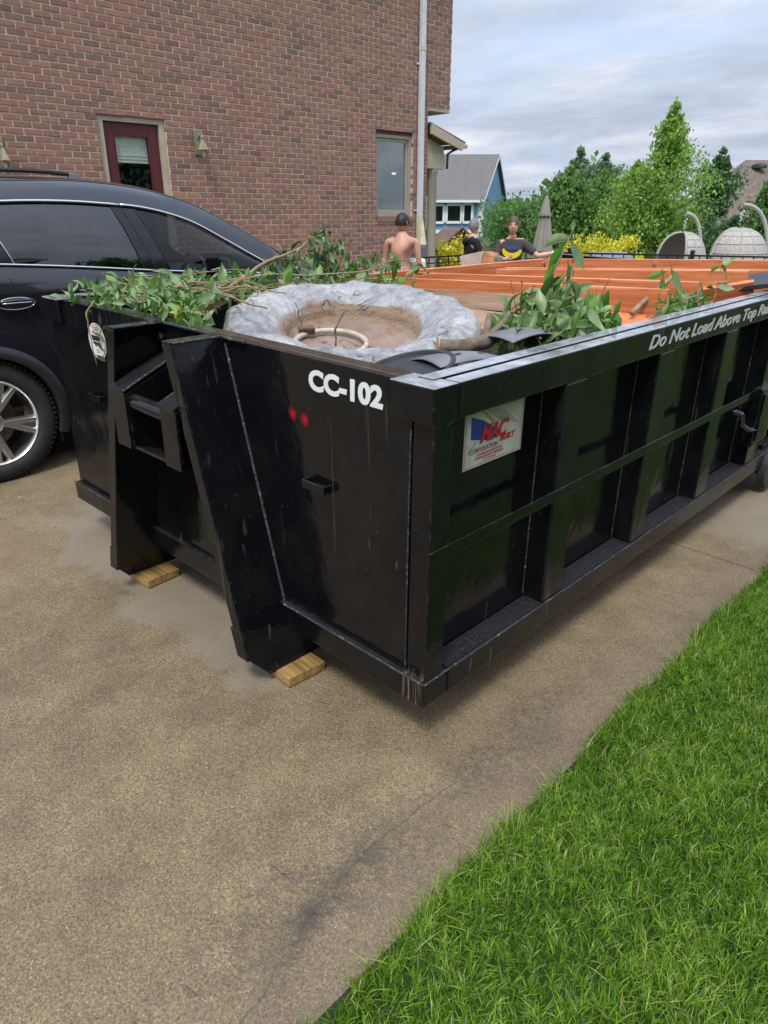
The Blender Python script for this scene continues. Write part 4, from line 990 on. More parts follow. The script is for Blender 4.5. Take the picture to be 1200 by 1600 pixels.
# ------------------------------------------------------------------ the parked SUV (car frame: u along +Y, w towards the container, z up)
CARX, CARY = -4.37, -.03
car = thing('parked_car', 'dark blue-black SUV with chrome window trim parked between the house and the container', 'car', (CARX, CARY, G(-4.37, 0)-.024))
def C3(u, w_, z): return (w_, u, z)
K_w = [(-1.02, .72), (-.85, .90), (-.4, .955), (.3, .962), (1.5, .962), (2.6, .955), (3.2, .93), (3.6, .80), (3.78, .55)]
K_belt = [(-1.0, 1.28), (-.6, 1.34), (.22, 1.283), (.6, 1.256), (1.2, 1.203), (1.65, 1.168), (2.05, 1.143), (2.5, 1.11), (3.2, 1.0), (3.6, .88), (3.78, .70)]
K_top = [(-1.0, 1.29), (-.75, 1.46), (-.4, 1.57), (.34, 1.617), (.72, 1.622), (1.05, 1.606), (1.22, 1.592), (1.43, 1.552), (1.63, 1.489), (1.86, 1.376), (2.1, 1.246), (2.3, 1.145), (2.5, 1.125), (3.2, 1.02), (3.6, .90), (3.78, .71)]
K_edge = [(-1.0, 1.32), (-.8, 1.58), (-.5, 1.69), (.0, 1.722), (.4, 1.735), (.79, 1.746), (1.13, 1.729), (1.4, 1.692), (1.7, 1.612), (1.96, 1.492), (2.24, 1.342), (2.42, 1.220), (2.56, 1.155), (3.2, 1.06), (3.6, .93), (3.78, .72)]
K_mid = [(-1.0, 1.33), (-.8, 1.62), (-.5, 1.74), (.0, 1.775), (.6, 1.785), (1.13, 1.765), (1.4, 1.725), (1.7, 1.63), (2.0, 1.50), (2.4, 1.31), (2.62, 1.19), (3.2, 1.10), (3.6, .96), (3.78, .73)]
K_wt = [(-1.0, .60), (-.5, .72), (.3, .755), (1.2, .755), (1.8, .775), (2.3, .86), (2.6, .87), (3.4, .80), (3.78, .50)]
K_we = [(-1.0, .54), (-.5, .62), (.3, .655), (1.2, .66), (1.8, .68), (2.3, .78), (2.6, .82), (3.4, .74), (3.78, .45)]
def sec(u):
    w0 = cat_rom(K_w, u); b = cat_rom(K_belt, u); tp = max(cat_rom(K_top, u), b+.002); e = max(cat_rom(K_edge, u), tp+.004); md = max(cat_rom(K_mid, u), e+.003)
    wt = cat_rom(K_wt, u); we = cat_rom(K_we, u)
    fz = sstep(3.3, 3.78, u)*.12; lo = .27+fz
    return [(w0*.80, lo), (w0*.945, lo+.02), (w0*.975, .42+fz*.5), (w0*.995, .58), (w0*1.0, .74), (w0*.992, .88), (w0*.975, .985 if b > 1.06 else b-.11), (w0*.990, min(1.075, b-.07)), (w0*.972, b-.045), (w0*.94, b),
            (wt, tp), (wt*.5+we*.5+.012, tp*.45+e*.55), (we, e), (we*.93, e*.45+md*.55), (we*.7, md*.86+e*.14), (we*.35, md*.97+e*.03), (0, md)]
US = lin(-1.0, 3.78, 97); NS = 17
def bodymesh():
    rows = []
    for u in US:
        s_ = sec(u); rows.append([C3(u, a, z) for a, z in s_]+[C3(u, -a, z) for a, z in s_[-2::-1]])
    return rows
rows = bodymesh(); nr = len(rows[0])
m = MB(); ws = MB()
m.add([p for r_ in rows for p in r_], [])
for i in range(len(US)-1):
    for j in range(nr-1):
        jj = j if j < NS-1 else nr-2-j
        u = (US[i]+US[i+1])/2
        if jj == 9 and -.62 < u < 2.28: continue             # side glass opening
        f_ = (i*nr+j, i*nr+j+1, (i+1)*nr+j+1, (i+1)*nr+j)
        if jj >= 13 and 1.38 < u < 2.55 or (jj == 12 and 1.46 < u < 2.5): ws.add([rows[i][j], rows[i][j+1], rows[i+1][j+1], rows[i+1][j]], [(0, 3, 2, 1)]); continue
        m.f.append(f_[::-1]); m.m.append(0)
m.f.append(tuple(range(nr))); m.m.append(0); m.f.append(tuple(range((len(US)-1)*nr, len(US)*nr))[::-1]); m.m.append(0)
def arch_cut(o):
    cut = MB()
    for u in (0, 2.87): cut.tube([(-1.2, u, .375), (1.2, u, .375)], .405, 48)
    cme = cut.mesh('cut'); co_ = bpy.data.objects.new('cut', cme); COL.objects.link(co_)
    co_.parent = o.parent
    b = o.modifiers.new('b', 'BOOLEAN'); b.operation = 'DIFFERENCE'; b.object = co_; b.solver = 'FAST'
    bpy.context.view_layer.update(); dg = bpy.context.evaluated_depsgraph_get(); me = bpy.data.meshes.new_from_object(o.evaluated_get(dg))
    o.modifiers.clear(); old = o.data; o.data = me; bpy.data.objects.remove(co_); bpy.data.meshes.remove(cme); bpy.data.meshes.remove(old)
body = m.build('body', M_CARP, car, smooth=True)
# wheel arches are cut by trimming the side faces that lie inside the arch circles
import bmesh
bm = bmesh.new(); bm.from_mesh(body.data)
for u0 in (0, 2.87):
    sel = [f for f in bm.faces if abs(f.calc_center_median().y-u0) < .62 and f.calc_center_median().z < .95 and abs(f.calc_center_median().x) > .5]
    bmesh.ops.subdivide_edges(bm, edges=list({e for f in sel for e in f.edges}), cuts=3, use_grid_fill=True)
bm.faces.ensure_lookup_table()
dele = []
for f in bm.faces:
    c = f.calc_center_median()
    for u0 in (0, 2.87):
        if abs(c.x) > .45 and math.hypot(c.y-u0, c.z-.375) < .425: dele.append(f); break
bmesh.ops.delete(bm, geom=dele, context='FACES'); bm.to_mesh(body.data); bm.free()
autosmooth(body, 50)
ws.build('windshield', M_CLEAR, car, smooth=True)
def gp(side, u, t, off=0.0):
    """point on the side glass band; t 0 belt .. 1 top"""
    w0 = cat_rom(K_w, u)*.94; b = cat_rom(K_belt, u); tp = max(cat_rom(K_top, u), b+.002); wt = cat_rom(K_wt, u)
    return (side*((w0*(1-t)+wt*t)+.028*math.sin(math.pi*t)+off), u, b*(1-t)+tp*t)
segs = [('rear_quarter_window', (-.60, -.55), (.215, .10), M_PRIV), ('window_pillar', (.215, .10), (.312, .18), M_GLOSSB), ('rear_door_window', (.312, .18), (1.130, 1.018), M_PRIV),
        ('door_pillar', (1.130, 1.018), (1.212, 1.083), M_GLOSSB), ('door_pillar', (1.216, 1.087), (1.334, 1.181), M_GLOSSB), ('front_door_window', (1.334, 1.181), (2.24, 2.27), M_CLEAR)]
for side in (1, -1):
    for nm, a, b, mt in segs:
        m = MB(); nu_ = 14 if b[0]-a[0] > .3 else 3
        m.grid(lambda u, v: gp(side, (a[0]*(1-v)+a[1]*v)*(1-u)+(b[0]*(1-v)+b[1]*v)*u, v, .0 if mt is not M_GLOSSB else .003), nu_, 7)
        m.build(nm, mt, car, smooth=True)
    for nm, t_, off, r_ in (('upper_chrome_strip', 1.0, .010, .0095), ('belt_chrome_strip', 0.0, .012, .0075)):
        for ua, ub in ((-.6, 1.083), (1.087, 2.22)) if t_ else ((-.6, 1.210), (1.214, 2.26)):
            m = MB(); m.tube([Vector(gp(side, u, t_, off))+Vector((0, 0, .006 if t_ else .0)) for u in lin(ua, ub, 26)], r_, 7); m.build(nm, M_CHROME, car, smooth=True)
    m = MB(); m.tube([Vector(gp(side, .304*(1-t_)+.17*t_, t_, .006)) for t_ in lin(0, 1, 8)], .004, 6); m.build('quarter_window_strip', M_CHROME, car, smooth=True)
    m = MB(); m.tube([Vector(gp(side, 1.132*(1-t_)+1.022*t_, t_, .006)) for t_ in lin(0, 1, 8)], .003, 6); m.build('window_seal', M_PLAST, car, smooth=True)
    m = MB(); m.tube([Vector(gp(side, 1.330*(1-t_)+1.180*t_, t_, .006)) for t_ in lin(0, 1, 8)], .003, 6); m.build('window_seal', M_PLAST, car, smooth=True)
def skin_pt(side, u, z, off=0.0):
    s_ = sec(u)
    for k in range(len(s_)-1):
        if s_[k][1] <= z <= s_[k+1][1]:
            t_ = (z-s_[k][1])/(s_[k+1][1]-s_[k][1]+1e-9); return (side*(s_[k][0]*(1-t_)+s_[k+1][0]*t_+off), u, z)
    return (side*(s_[4][0]+off), u, z)
for side in (1, -1):
    # door gaps
    for pts in ([(1.212, 1.19), (1.235, 1.0), (1.24, .7), (1.235, .36)], [(.22, 1.27), (.33, 1.0), (.45, .72), (.50, .52), (.52, .36)], [(2.30, 1.12), (2.34, .95), (2.34, .6), (2.30, .36)]):
        keys = sorted((z, u) for u, z in pts); m = MB(); zs_ = lin(keys[0][0], keys[-1][0], 14)
        m.tube([skin_pt(side, cat_rom(keys, z), z, -.0015) for z in zs_], .0035, 5); m.build('door_gap', M_DARKM, car, smooth=True)
    # handles
    for u0 in (.255, 1.36):
        m = MB(); m.tube([skin_pt(side, u0+.11*math.cos(a), 1.063+.034*math.sin(a), .001) for a in lin(0, 2*math.pi, 25)], .0035, 6, cap=False); m.build('handle_bezel', M_CHROME, car, smooth=True)
        m = MB(); m.add([skin_pt(side, u0+.105*math.cos(a), 1.063+.031*math.sin(a), .0022) for a in lin(0, 2*math.pi, 25)[:-1]], [tuple(range(24))[::-1] if side > 0 else tuple(range(24))]); m.build('handle_recess', M_DARKM, car)
        m = MB(); m.tube([skin_pt(side, u0+d, 1.083-.004*abs(d)*9, .012+.022*(1-(d/.1)**2)) for d in lin(-.105, .105, 9)], [.007, .010, .011, .012, .012, .012, .011, .010, .007], 8); m.build('door_handle', M_CARP, car, smooth=True)
        m = MB(); m.tube([skin_pt(side, u0+d, 1.072-.003*abs(d)*9, .020+.022*(1-(d/.1)**2)) for d in lin(-.09, .09, 9)], .0035, 6); m.build('handle_chrome', M_CHROME, car, smooth=True)
    # black arch cladding and sill
    for u0 in (0, 2.87):
        m = MB(); A = lin(math.pi*1.10, -math.pi*.10, 26); vs = []
        for a in A:
            for rr_, off in ((.398, -.06), (.400, .018), (.41, .026), (.455, .024), (.470, .004)):
                u = u0+rr_*math.cos(a); z = max(.20, .375+rr_*math.sin(a)); q = skin_pt(side, u, max(z, .30), off); vs.append((q[0], u, z))
        m.add(vs, [(i*5+j, i*5+j+1, (i+1)*5+j+1, (i+1)*5+j) for i in range(25) for j in range(4)]); m.build('wheel_arch_cladding', M_PLAST, car, smooth=True)
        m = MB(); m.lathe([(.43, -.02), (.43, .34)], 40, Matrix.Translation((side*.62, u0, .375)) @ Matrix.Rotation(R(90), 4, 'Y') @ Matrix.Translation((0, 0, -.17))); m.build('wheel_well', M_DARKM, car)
    m = MB(); m.grid(lambda u, v: (lambda q: (q[0], q[1], q[2]))(skin_pt(side, .42+2.03*u, .275+.16*v, .006+.01*math.sin(math.pi*v))), 16, 5); m.build('sill_cladding', M_PLAST, car, smooth=True)
    # mud flap
    m = MB(); m.box(side*.80-.09, side*.80+.09, .40, .412, .17, .36) ; m.build('mud_flap', M_PLAST, car, bevel=.003)
    # mirror
    m = MB(); x0 = side*1.02
    m.hexa([(x0-.10, 1.60, 1.165), (x0+.10, 1.60, 1.175), (x0+.085, 1.70, 1.18), (x0-.09, 1.72, 1.17), (x0-.10, 1.595, 1.275), (x0+.09, 1.595, 1.285), (x0+.075, 1.69, 1.275), (x0-.09, 1.71, 1.27)])
    m.box(side*.93-.04, side*.93+.04, 1.64, 1.70, 1.13, 1.17)
    m.build('side_mirror', M_GLOSSB, car, bevel=.02)
# tail lamps, headlamps, bumpers (out of the picture but part of the car)
for side in (1, -1):
    m = MB(); m.grid(lambda u, v: (side*(.50+.34*u), -1.02+.16*u*u, 1.0+.13*v), 6, 3); m.build('tail_lamp', M_RED, car, smooth=True)
    m = MB(); m.grid(lambda u, v: (side*(.45+.33*u), 3.77-.22*u*u, .74+.10*v), 6, 3); m.build('headlight', M_CHROME, car, smooth=True)
m = MB(); m.box(-.8, .8, -1.06, -.9, .32, .62); m.build('rear_bumper', M_PLAST, car, bevel=.03)
m = MB(); m.box(-.6, .6, 3.70, 3.80, .34, .60); m.build('front_bumper', M_PLAST, car, bevel=.03)
# roof rails
for side in (-1,):
    m = MB(); m.tube([(side*.56, u, z) for u, z in ((-.55, 1.77), (-.40, 1.83), (.2, 1.858), (.8, 1.860), (1.10, 1.858), (1.22, 1.856), (1.36, 1.845), (1.42, 1.838))], [.012, .016, .016, .016, .016, .017, .017, .012], 8); m.build('roof_rail', M_PLAST, car, smooth=True)
    m = MB(); m.hexa([(side*.585, 1.36, 1.77), (side*.535, 1.36, 1.77), (side*.535, 1.56, 1.765), (side*.585, 1.56, 1.765), (side*.58, 1.37, 1.858), (side*.54, 1.37, 1.858), (side*.54, 1.44, 1.848), (side*.58, 1.44, 1.848)]); m.build('roof_rail_foot', M_GREYP, car, bevel=.008)
m = MB(); m.tube([Vector(C3(u, cat_rom(K_we, u)*.985, cat_rom(K_edge, u)+.004)) for u in lin(-.6, 2.3, 40)], .007, 6); m.build('roof_gutter', M_CARP, car, smooth=True)
# interior
m = MB(); m.box(-.80, .80, -.9, 2.2, .42, .60); m.build('cabin_floor', M_DARKM, car)
def seat(x, y):
    m = MB(); m.box(x-.24, x+.24, y-.25, y+.25, .60, .80); m.build('seat_cushion', M_SEAT, car, bevel=.05)
    m = MB(); m.hexa([(x-.24, y-.28, .78), (x+.24, y-.28, .78), (x+.24, y-.16, .78), (x-.24, y-.16, .78), (x-.20, y-.50, 1.36), (x+.20, y-.50, 1.36), (x+.20, y-.40, 1.36), (x-.20, y-.40, 1.36)]); m.build('seat_back', M_SEAT, car, bevel=.04)
    m = MB(); m.box(x-.13, x+.13, y-.53, y-.44, 1.40, 1.56); m.build('headrest', M_SEAT, car, bevel=.04)
for x in (.38, -.38): seat(x, 1.45); seat(x, .42)
m = MB(); m.hexa([(-.78, 1.95, .8), (.78, 1.95, .8), (.78, 2.45, .8), (-.78, 2.45, .8), (-.78, 1.92, 1.12), (.78, 1.92, 1.12), (.78, 2.42, 1.14), (-.78, 2.42, 1.14)]); m.build('dashboard', M_SEAT, car, bevel=.04)
m = MB(); wr = [Vector((.38+.18*math.cos(a), 1.80+.07*math.sin(a), 1.08+.17*math.sin(a))) for a in lin(0, 2*math.pi, 29)]; m.tube(wr, .015, 8, cap=False); m.build('steering_wheel', M_SEAT, car, smooth=True)
# wheels
def wheel(nm, side, u0):
    t = bpy.data.objects.new('wheel', None); COL.objects.link(t); t.parent = car; t.location = (side*.84, u0, .375)
    t.rotation_euler = (0, R(90)*side, 0)      # local +Z points outwards
    prof = [(.262, .085), (.272, .108), (.30, .116), (.335, .112), (.362, .095), (.3745, .07), (.377, .0), (.3745, -.07), (.36, -.10), (.30, -.115), (.262, -.09)]
    m = MB(); m.lathe(prof, 72); o = m.build('tyre', M_TYRE, t, smooth=True)
    m = MB()
    for k in range(72):
        a = 2*math.pi*k/72; ca, sa = math.cos(a), math.sin(a)
        for zz_ in (.052, ):
            q = Matrix.Rotation(a, 4, 'Z'); m.box(.368, .382, -.009, .009, .042, .088, q)
    m.build('tread_block', M_TYRE, t)
    m = MB(); m.lathe([(.262, .088), (.266, .098), (.258, .102), (.250, .094), (.246, .06), (.240, -.07), (.262, -.09)], 64); o = m.build('rim', M_ALLOY, t, smooth=True); autosmooth(o, 40)
    m = MB(); m.lathe([(.0, -.02), (.17, -.02), (.17, -.05)], 32); m.build('brake_disc', M_CHAIN, t)
    for k in range(10):
        a = 2*math.pi*(k//2)/5+(.155 if k % 2 else -.155)+.1; q = Matrix.Rotation(a, 4, 'Z')
        a0 = -.0 ; m = MB(); b0, b1 = .027, .024
        ofs = -.012 if k % 2 else .012
        m.hexa([q @ Vector(p) for p in [(.045, ofs-b0, .045), (.250, -b1, .062), (.250, b1, .062), (.045, ofs+b0, .045), (.045, ofs-b0*.55, .078), (.252, -b1*.5, .094), (.252, b1*.5, .094), (.045, ofs+b0*.55, .078)]])
        m.build('spoke', M_ALLOY, t, bevel=.002)
    m = MB(); m.lathe([(.062, .04), (.062, .078), (.045, .088), (0, .09)], 28); o = m.build('hub_cap', M_ALLOY, t, smooth=True); autosmooth(o, 40)
for side in (1, -1):
    for u0 in (0, 2.87): wheel('wheel', side, u0)

# ------------------------------------------------------------------ the brick house (frame: s along the wall, n outwards towards the drive)
HQ = Vector((-7.619, 7.72, 0)); HD = Vector((.0459, .99895, 0)); HN = Vector((.99895, -.0459, 0))
house = thing('brick_house', 'red brick house side wall with a maroon door and one window beside the driveway', 'house', (-7.9, 0, -.0))
HM = Matrix(((HD.x, HN.x, 0, HQ.x), (HD.y, HN.y, 0, HQ.y), (0, 0, 1, 0), (0, 0, 0, 1)))
HP = Matrix.Translation(Vector(house.location)).inverted()
def hb_(mb_, name, mat, parent=None, **k):
    """mesh given in (s, n, z); (s, n, z) is left handed, so the faces are flipped"""
    mb_.v = [tuple(HP @ (HM @ Vector(p))) for p in mb_.v]; mb_.f = [f[::-1] for f in mb_.f]
    return mb_.build(name, mat, parent or house, **k)
ZB, ZT = .02, 6.2; SE = 1.0; SU = 1.53
DO = (-4.635, -3.766, 2.742)                # door opening
WO = (-.168, .665, 1.60, 2.875)            # window opening
course = .0677; blen = .2032; bh = .0575; jt = .0125
# mortar backing with openings (front of mortar 6 mm behind the brick faces)
m = MB(); n0, n1 = -.16, -.006
for a, b, c, d in ((-9.5, DO[0], ZB, ZT), (DO[0], DO[1], DO[2], ZT), (DO[1], WO[0], ZB, ZT), (WO[0], WO[1], ZB, WO[2]-.07), (WO[0], WO[1], WO[3], ZT), (WO[1], SE, ZB, ZT), (SE, SU, 3.25, ZT)):
    m.box(a, b, n0, n1, c, d)
wall = hb_(m, 'wall', M_MORTAR)
lip = {}
def brick_mesh(r, ln):
    m = MB(); j = lambda: r.uniform(-.0016, .0016)
    b = .004
    x0, x1, z0, z1 = -ln/2+j(), ln/2+j(), j(), bh+j(); d = r.uniform(-.0015, .0015)
    vs = [(x0, -.05, z0), (x1, -.05, z0), (x1, -.05, z1), (x0, -.05, z1), (x0, -b+d, z0), (x1, -b+d, z0+j()), (x1, -b+d, z1), (x0, -b+d, z1+j()), (x0+b, d, z0+b), (x1-b, d+j()*.5, z0+b), (x1-b, d, z1-b), (x0+b, d+j()*.5, z1-b)]
    m.add(vs, [(0, 1, 5, 4), (1, 2, 6, 5), (2, 3, 7, 6), (3, 0, 4, 7), (4, 5, 9, 8), (5, 6, 10, 9), (6, 7, 11, 10), (7, 4, 8, 11), (8, 9, 10, 11)])
    return m
spans = []
for k in range(int((ZT-ZB)/course)):
    z = ZB+k*course; off = (blen/2 if k % 2 else 0)+rnd.uniform(-.004, .004)
    zc = z+bh/2
    segs_ = [(-9.5, SE if zc < 3.25 else SU)]
    for a, b, c, d in ((DO[0], DO[1], -9, DO[2]), (WO[0], WO[1], WO[2]-.078, WO[3])):
        if c < zc < d:
            new = []
            for s0, s1 in segs_:
                if b <= s0 or a >= s1: new.append((s0, s1))
                else:
                    if s0 < a: new.append((s0, a))
                    if s1 > b: new.append((b, s1))
            segs_ = new
    for s0, s1 in segs_:
        i0 = math.floor((s0-off)/blen)
        x = i0*blen+off
        while x < s1:
            a, b = max(x, s0), min(x+blen-jt, s1)
            if b-a > .03: spans.append((a, b, z))
            x += blen
infr = []
for i, (a, b, z) in enumerate(spans):
    q = project(HM @ Vector(((a+b)/2, 0, z+.03)))
    if q and 5 < q[0] < 705 and 4 < q[1] < 395 and b-a > .15: infr.append((q[2], i))
infr.sort(); solo = set(i for _, i in infr[:300])
Rb = random.Random(5); variants = []
def fix(mb_): return mb_
for k in range(24):
    mm_ = brick_mesh(Rb, blen-jt)
    # orientation only (s -> HD, n -> HN)
    mm_.v = [tuple(HD*p[0]+HN*p[1]+Vector((0, 0, p[2]))) for p in mm_.v]; mm_.f = [f[::-1] for f in mm_.f]
    me = mm_.mesh('brick', [M_BRICK]); tn = (k+.5)/24 if k % 4 else Rb.random(); tone_attr(me, [tn]*len(me.polygons)); variants.append(me)
V = []; F = []; T = []
for i, (a, b, z) in enumerate(spans):
    if i in solo:
        o = bpy.data.objects.new('brick', Rb.choice(variants)); COL.objects.link(o); o.parent = wall
        o.location = HP @ (HM @ Vector(((a+b)/2+Rb.uniform(-.0015, .0015), 0, z)))
    else:
        mm_ = brick_mesh(Rb, b-a); o_ = len(V); V += [tuple(HP @ (HM @ Vector((p[0]+(a+b)/2, p[1], p[2]+z)))) for p in mm_.v]; F += [tuple(q+o_ for q in f[::-1]) for f in mm_.f]; T += [Rb.random()]*len(mm_.f)
me = bpy.data.meshes.new('brick_courses'); me.from_pydata(V, [], F); me.materials.append(M_BRICK); tone_attr(me, T); link('brick_courses', me, wall, kind='stuff')
# soldier sill under the window and lintel shadow lines
for k in range(9):
    a = WO[0]-.0+k*(WO[1]-WO[0])/9
    mm_ = MB(); mm_.box(a+.004, a+(WO[1]-WO[0])/9-.004, -.10, .022, WO[2]-.072, WO[2]+.006)
    mm_.v = [tuple(HP @ (HM @ Vector(p))) for p in mm_.v]; mm_.f = [f[::-1] for f in mm_.f]
    me = mm_.mesh('sill_brick', [M_BRICK]); tone_attr(me, [Rb.uniform(.3, .8)]*6); link('sill_brick', me, wall, bevel=.003)
m = MB(); m.box(SE+.02, SU-.02, -3.0, -.02, 3.21, 3.249); hb_(m, 'soffit', M_SIDING)
m = MB(); m.box(SE-.02, SU, -.12, .004, 3.215, 3.24); hb_(m, 'lintel', M_TAN)
m = MB(); m.box(SE-.15, SE-.001, -3.0, -.161, ZB, 3.2); hb_(m, 'rear_wall', M_STONE)
m = MB(); m.box(SU-.15, SU-.001, -3.0, -.161, 3.25, ZT); hb_(m, 'rear_wall', M_STONE)
# roof above the picture, with eave
m = MB(); m.hexa([(-9.7, .45, ZT), (1.9, .45, ZT), (1.9, -8, ZT), (-9.7, -8, ZT), (-9.7, .45, ZT+.15), (1.9, .45, ZT+.15), (1.9, -4, ZT+2.6), (-9.7, -4, ZT+2.6)])
hb_(m, 'roof', M_SHING)
# door
dr = bpy.data.objects.new('door', None); COL.objects.link(dr); dr.parent = house
def frame(nm, a, b, z0, z1, n_a, n_b, wd, mat, par, bottom=True, wt=None, **kk):
    wt = wt or wd
    for q in ((a, a+wd, z0, z1), (b-wd, b, z0, z1), (a+wd+.0005, b-wd-.0005, z1-wt, z1-.0005)) + (((a+wd+.0005, b-wd-.0005, z0+.0005, z0+wt),) if bottom else ()):
        m = MB(); m.box(q[0], q[1], n_a, n_b, q[2], q[3]); hb_(m, nm, mat, par, bevel=.004, **kk)
frame('door_casing', DO[0]+.001, DO[1]-.001, .35, DO[2]-.001, -.115, -.03, .075, M_TAN, house, False)
frame('door_stile', DO[0]+.08, DO[1]-.08, .36, DO[2]-.08, -.112, -.07, .125, M_MAROON, dr, True)
frame('glazing_bead', DO[0]+.2055, DO[1]-.2055, .49, DO[2]-.2055, -.105, -.064, .016, M_MAROON, dr, True)
m = MB(); m.box(DO[0]+.205, DO[1]-.205, -.098, -.092, .49, DO[2]-.205); hb_(m, 'door_glass', M_PANE, dr)
m = MB(); m.box(DO[0]+.222, DO[1]-.222, -.128, -.120, 2.235, DO[2]-.215); bl = hb_(m, 'roman_blind', M_ROMAN, dr)
for zz_ in (2.225, 2.262, 2.30):
    m = MB(); m.box(DO[0]+.222, DO[1]-.222, -.140, -.112, zz_, zz_+.018); hb_(m, 'blind_fold', M_ROMAN, bl, bevel=.004)
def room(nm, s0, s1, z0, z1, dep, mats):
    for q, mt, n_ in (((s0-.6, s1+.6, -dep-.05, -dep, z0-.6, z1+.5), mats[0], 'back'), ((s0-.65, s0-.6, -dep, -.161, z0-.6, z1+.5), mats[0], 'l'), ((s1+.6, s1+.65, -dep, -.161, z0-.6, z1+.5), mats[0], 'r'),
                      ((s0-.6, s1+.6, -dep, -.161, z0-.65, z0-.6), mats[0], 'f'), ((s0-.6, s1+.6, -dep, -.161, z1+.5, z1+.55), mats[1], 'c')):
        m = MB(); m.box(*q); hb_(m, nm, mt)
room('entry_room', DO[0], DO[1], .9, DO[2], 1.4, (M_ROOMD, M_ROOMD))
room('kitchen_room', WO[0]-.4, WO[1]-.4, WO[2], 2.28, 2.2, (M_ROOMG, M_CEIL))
# window
wn = bpy.data.objects.new('window', None); COL.objects.link(wn); wn.parent = house
frame('window_frame', WO[0]+.001, WO[1]-.001, WO[2]+.006, WO[3]-.06, -.13, -.055, .052, M_GREYTAN, wn, True)
m = MB(); m.box(WO[0]+.001, WO[1]-.001, -.13, -.05, WO[3]-.059, WO[3]-.001); hb_(m, 'lintel', M_RUSTM, wn)
frame('window_sash', WO[0]+.054, WO[1]-.054, WO[2]+.059, WO[3]-.113, -.12, -.08, .045, M_GREYTAN, wn, True)
m = MB(); m.box(WO[0]+.1, WO[1]-.1, -.102, -.097, WO[2]+.104, WO[3]-.158); hb_(m, 'pane', M_PANE, wn)
pl_ = HM @ Vector((.66, -.45, 2.31))
m = MB(); m.tube([HP @ (pl_+Vector((0, 0, .46))), HP @ (pl_+Vector((0, 0, .06)))], .006, 6); m.lathe([(.0, .06), (.05, .03), (.075, -.02)], 14, Matrix.Translation(HP @ pl_)); pend = m.build('pendant_lamp', M_PLAST, house)
m = MB(); m.lathe([(0, .03), (.03, .02), (.042, -.01), (.03, -.04), (0, -.05)], 12, Matrix.Translation(HP @ pl_)); m.build('light_bulb', M_BULB, pend, smooth=True)
m = MB(); m.box(-.7, .86, -.80, -.66, 2.52, 2.66); hb_(m, 'ceiling_beam', M_ROOMD)
# downspout
m = MB(); m.box(.748, .838, .012, .082, 1.58, 5.9); ds = hb_(m, 'downspout', M_DOWN, bevel=.006)
m = MB(); m.box(.744, .842, .008, .086, 4.02, 4.09); hb_(m, 'downspout_collar', M_CREAM, ds, bevel=.003)
for z in (3.84, 1.70):
    m = MB(); m.box(.70, .747, .004, .03, z-.012, z+.012); hb_(m, 'downspout_strap', M_DOWN, ds, bevel=.002)
m = MB(); m.hexa([(.752, .02, 1.15), (.842, .10, 1.15), (.85, .17, 1.15), (.76, .10, 1.15), (.748, .01, 1.579), (.838, .01, 1.579), (.838, .084, 1.579), (.748, .084, 1.579)])
hb_(m, 'downspout_elbow', M_CREAM, ds, bevel=.004)
m = MB(); m.box(.70, .86, -.0, .16, .3, 1.14); hb_(m, 'drain_pipe', M_GREYP, ds, bevel=.02)
# lanterns
def lantern(s_, z, lab):
    c = HM @ Vector((s_, 0, z)); t = thing('wall_lantern', lab, 'wall lamp', c, math.atan2(HD.y, HD.x), 'brass wall lanterns'); F_ = -1
    # local x along the wall, -y outwards
    m = MB(); m.box(-.055, .055, -.02, .0, -.08, .22); m.build('back_plate', M_BRASS, t, bevel=.015)
    m = MB(); m.tube([(0, -.02, .10), (0, -.07, .15), (0, -.12, .14), (0, -.13, .085)], .011, 8); m.build('arm', M_BRASS, t, smooth=True)
    m = MB(); m.lathe([(0, .10), (.02, .095), (.035, .06), (.065, -.005), (.078, -.02), (.078, -.028), (0, -.028)], 6, Matrix.Translation((0, -.13, 0))); m.build('lantern_roof', M_BRASS, t)
    m = MB(); m.lathe([(.070, -.029), (.042, -.165), (.0, -.166)], 6, Matrix.Translation((0, -.13, 0))); m.build('lantern_glass', M_PANE, t)
    for k in range(6):
        a = 2*math.pi*k/6; m = MB(); m.tube([(.071*math.cos(a), -.13+.071*math.sin(a), -.029), (.043*math.cos(a), -.13+.043*math.sin(a), -.166)], .004, 5); m.build('lantern_bar', M_BRASS, t)
    m = MB(); m.lathe([(0, -.03), (.018, -.04), (.02, -.10), (0, -.115)], 8, Matrix.Translation((0, -.13, 0))); m.build('lamp_bulb', M_WHITE, t)
lantern(-3.33, 2.43, 'brass wall lantern with clear glass to the right of the maroon door')
lantern(-5.79, 2.20, 'partly hidden wall lantern at the left picture edge')
# rear porch
m = MB()
m.prism([(SE+.02, .08, 3.018), (1.84, .08, 2.777), (1.89, .08, 2.72), (1.80, .08, 2.66), (SE+.02, .08, 2.87)], (0, 0, 0), (0, -.05, 0)); hb_(m, 'porch_fascia', M_TAN, bevel=.003)
m = MB(); m.prism([(SE+.0, .06, 3.045), (1.90, .06, 2.800), (1.90, .06, 2.775), (SE+.0, .06, 3.02)], (0, 0, 0), (0, -2.6, 0)); hb_(m, 'porch_roof', M_SHING, bevel=0)
m = MB(); m.box(1.86, 1.95, -2.5, .07, 2.70, 2.765); hb_(m, 'porch_gutter', M_TAN, bevel=.01)
m = MB(); m.prism([(SE+.02, -.10, 2.86), (1.52, -.10, 2.70), (1.52, -.10, 2.60), (SE+.02, -.10, 2.60)], (0, 0, 0), (0, -.04, 0)); hb_(m, 'porch_gable', M_SIDING)
m = MB(); m.box(SE+.01, 1.52, -.30, -.07, 2.36, 2.597); hb_(m, 'porch_beam', M_SIDING, bevel=.006)
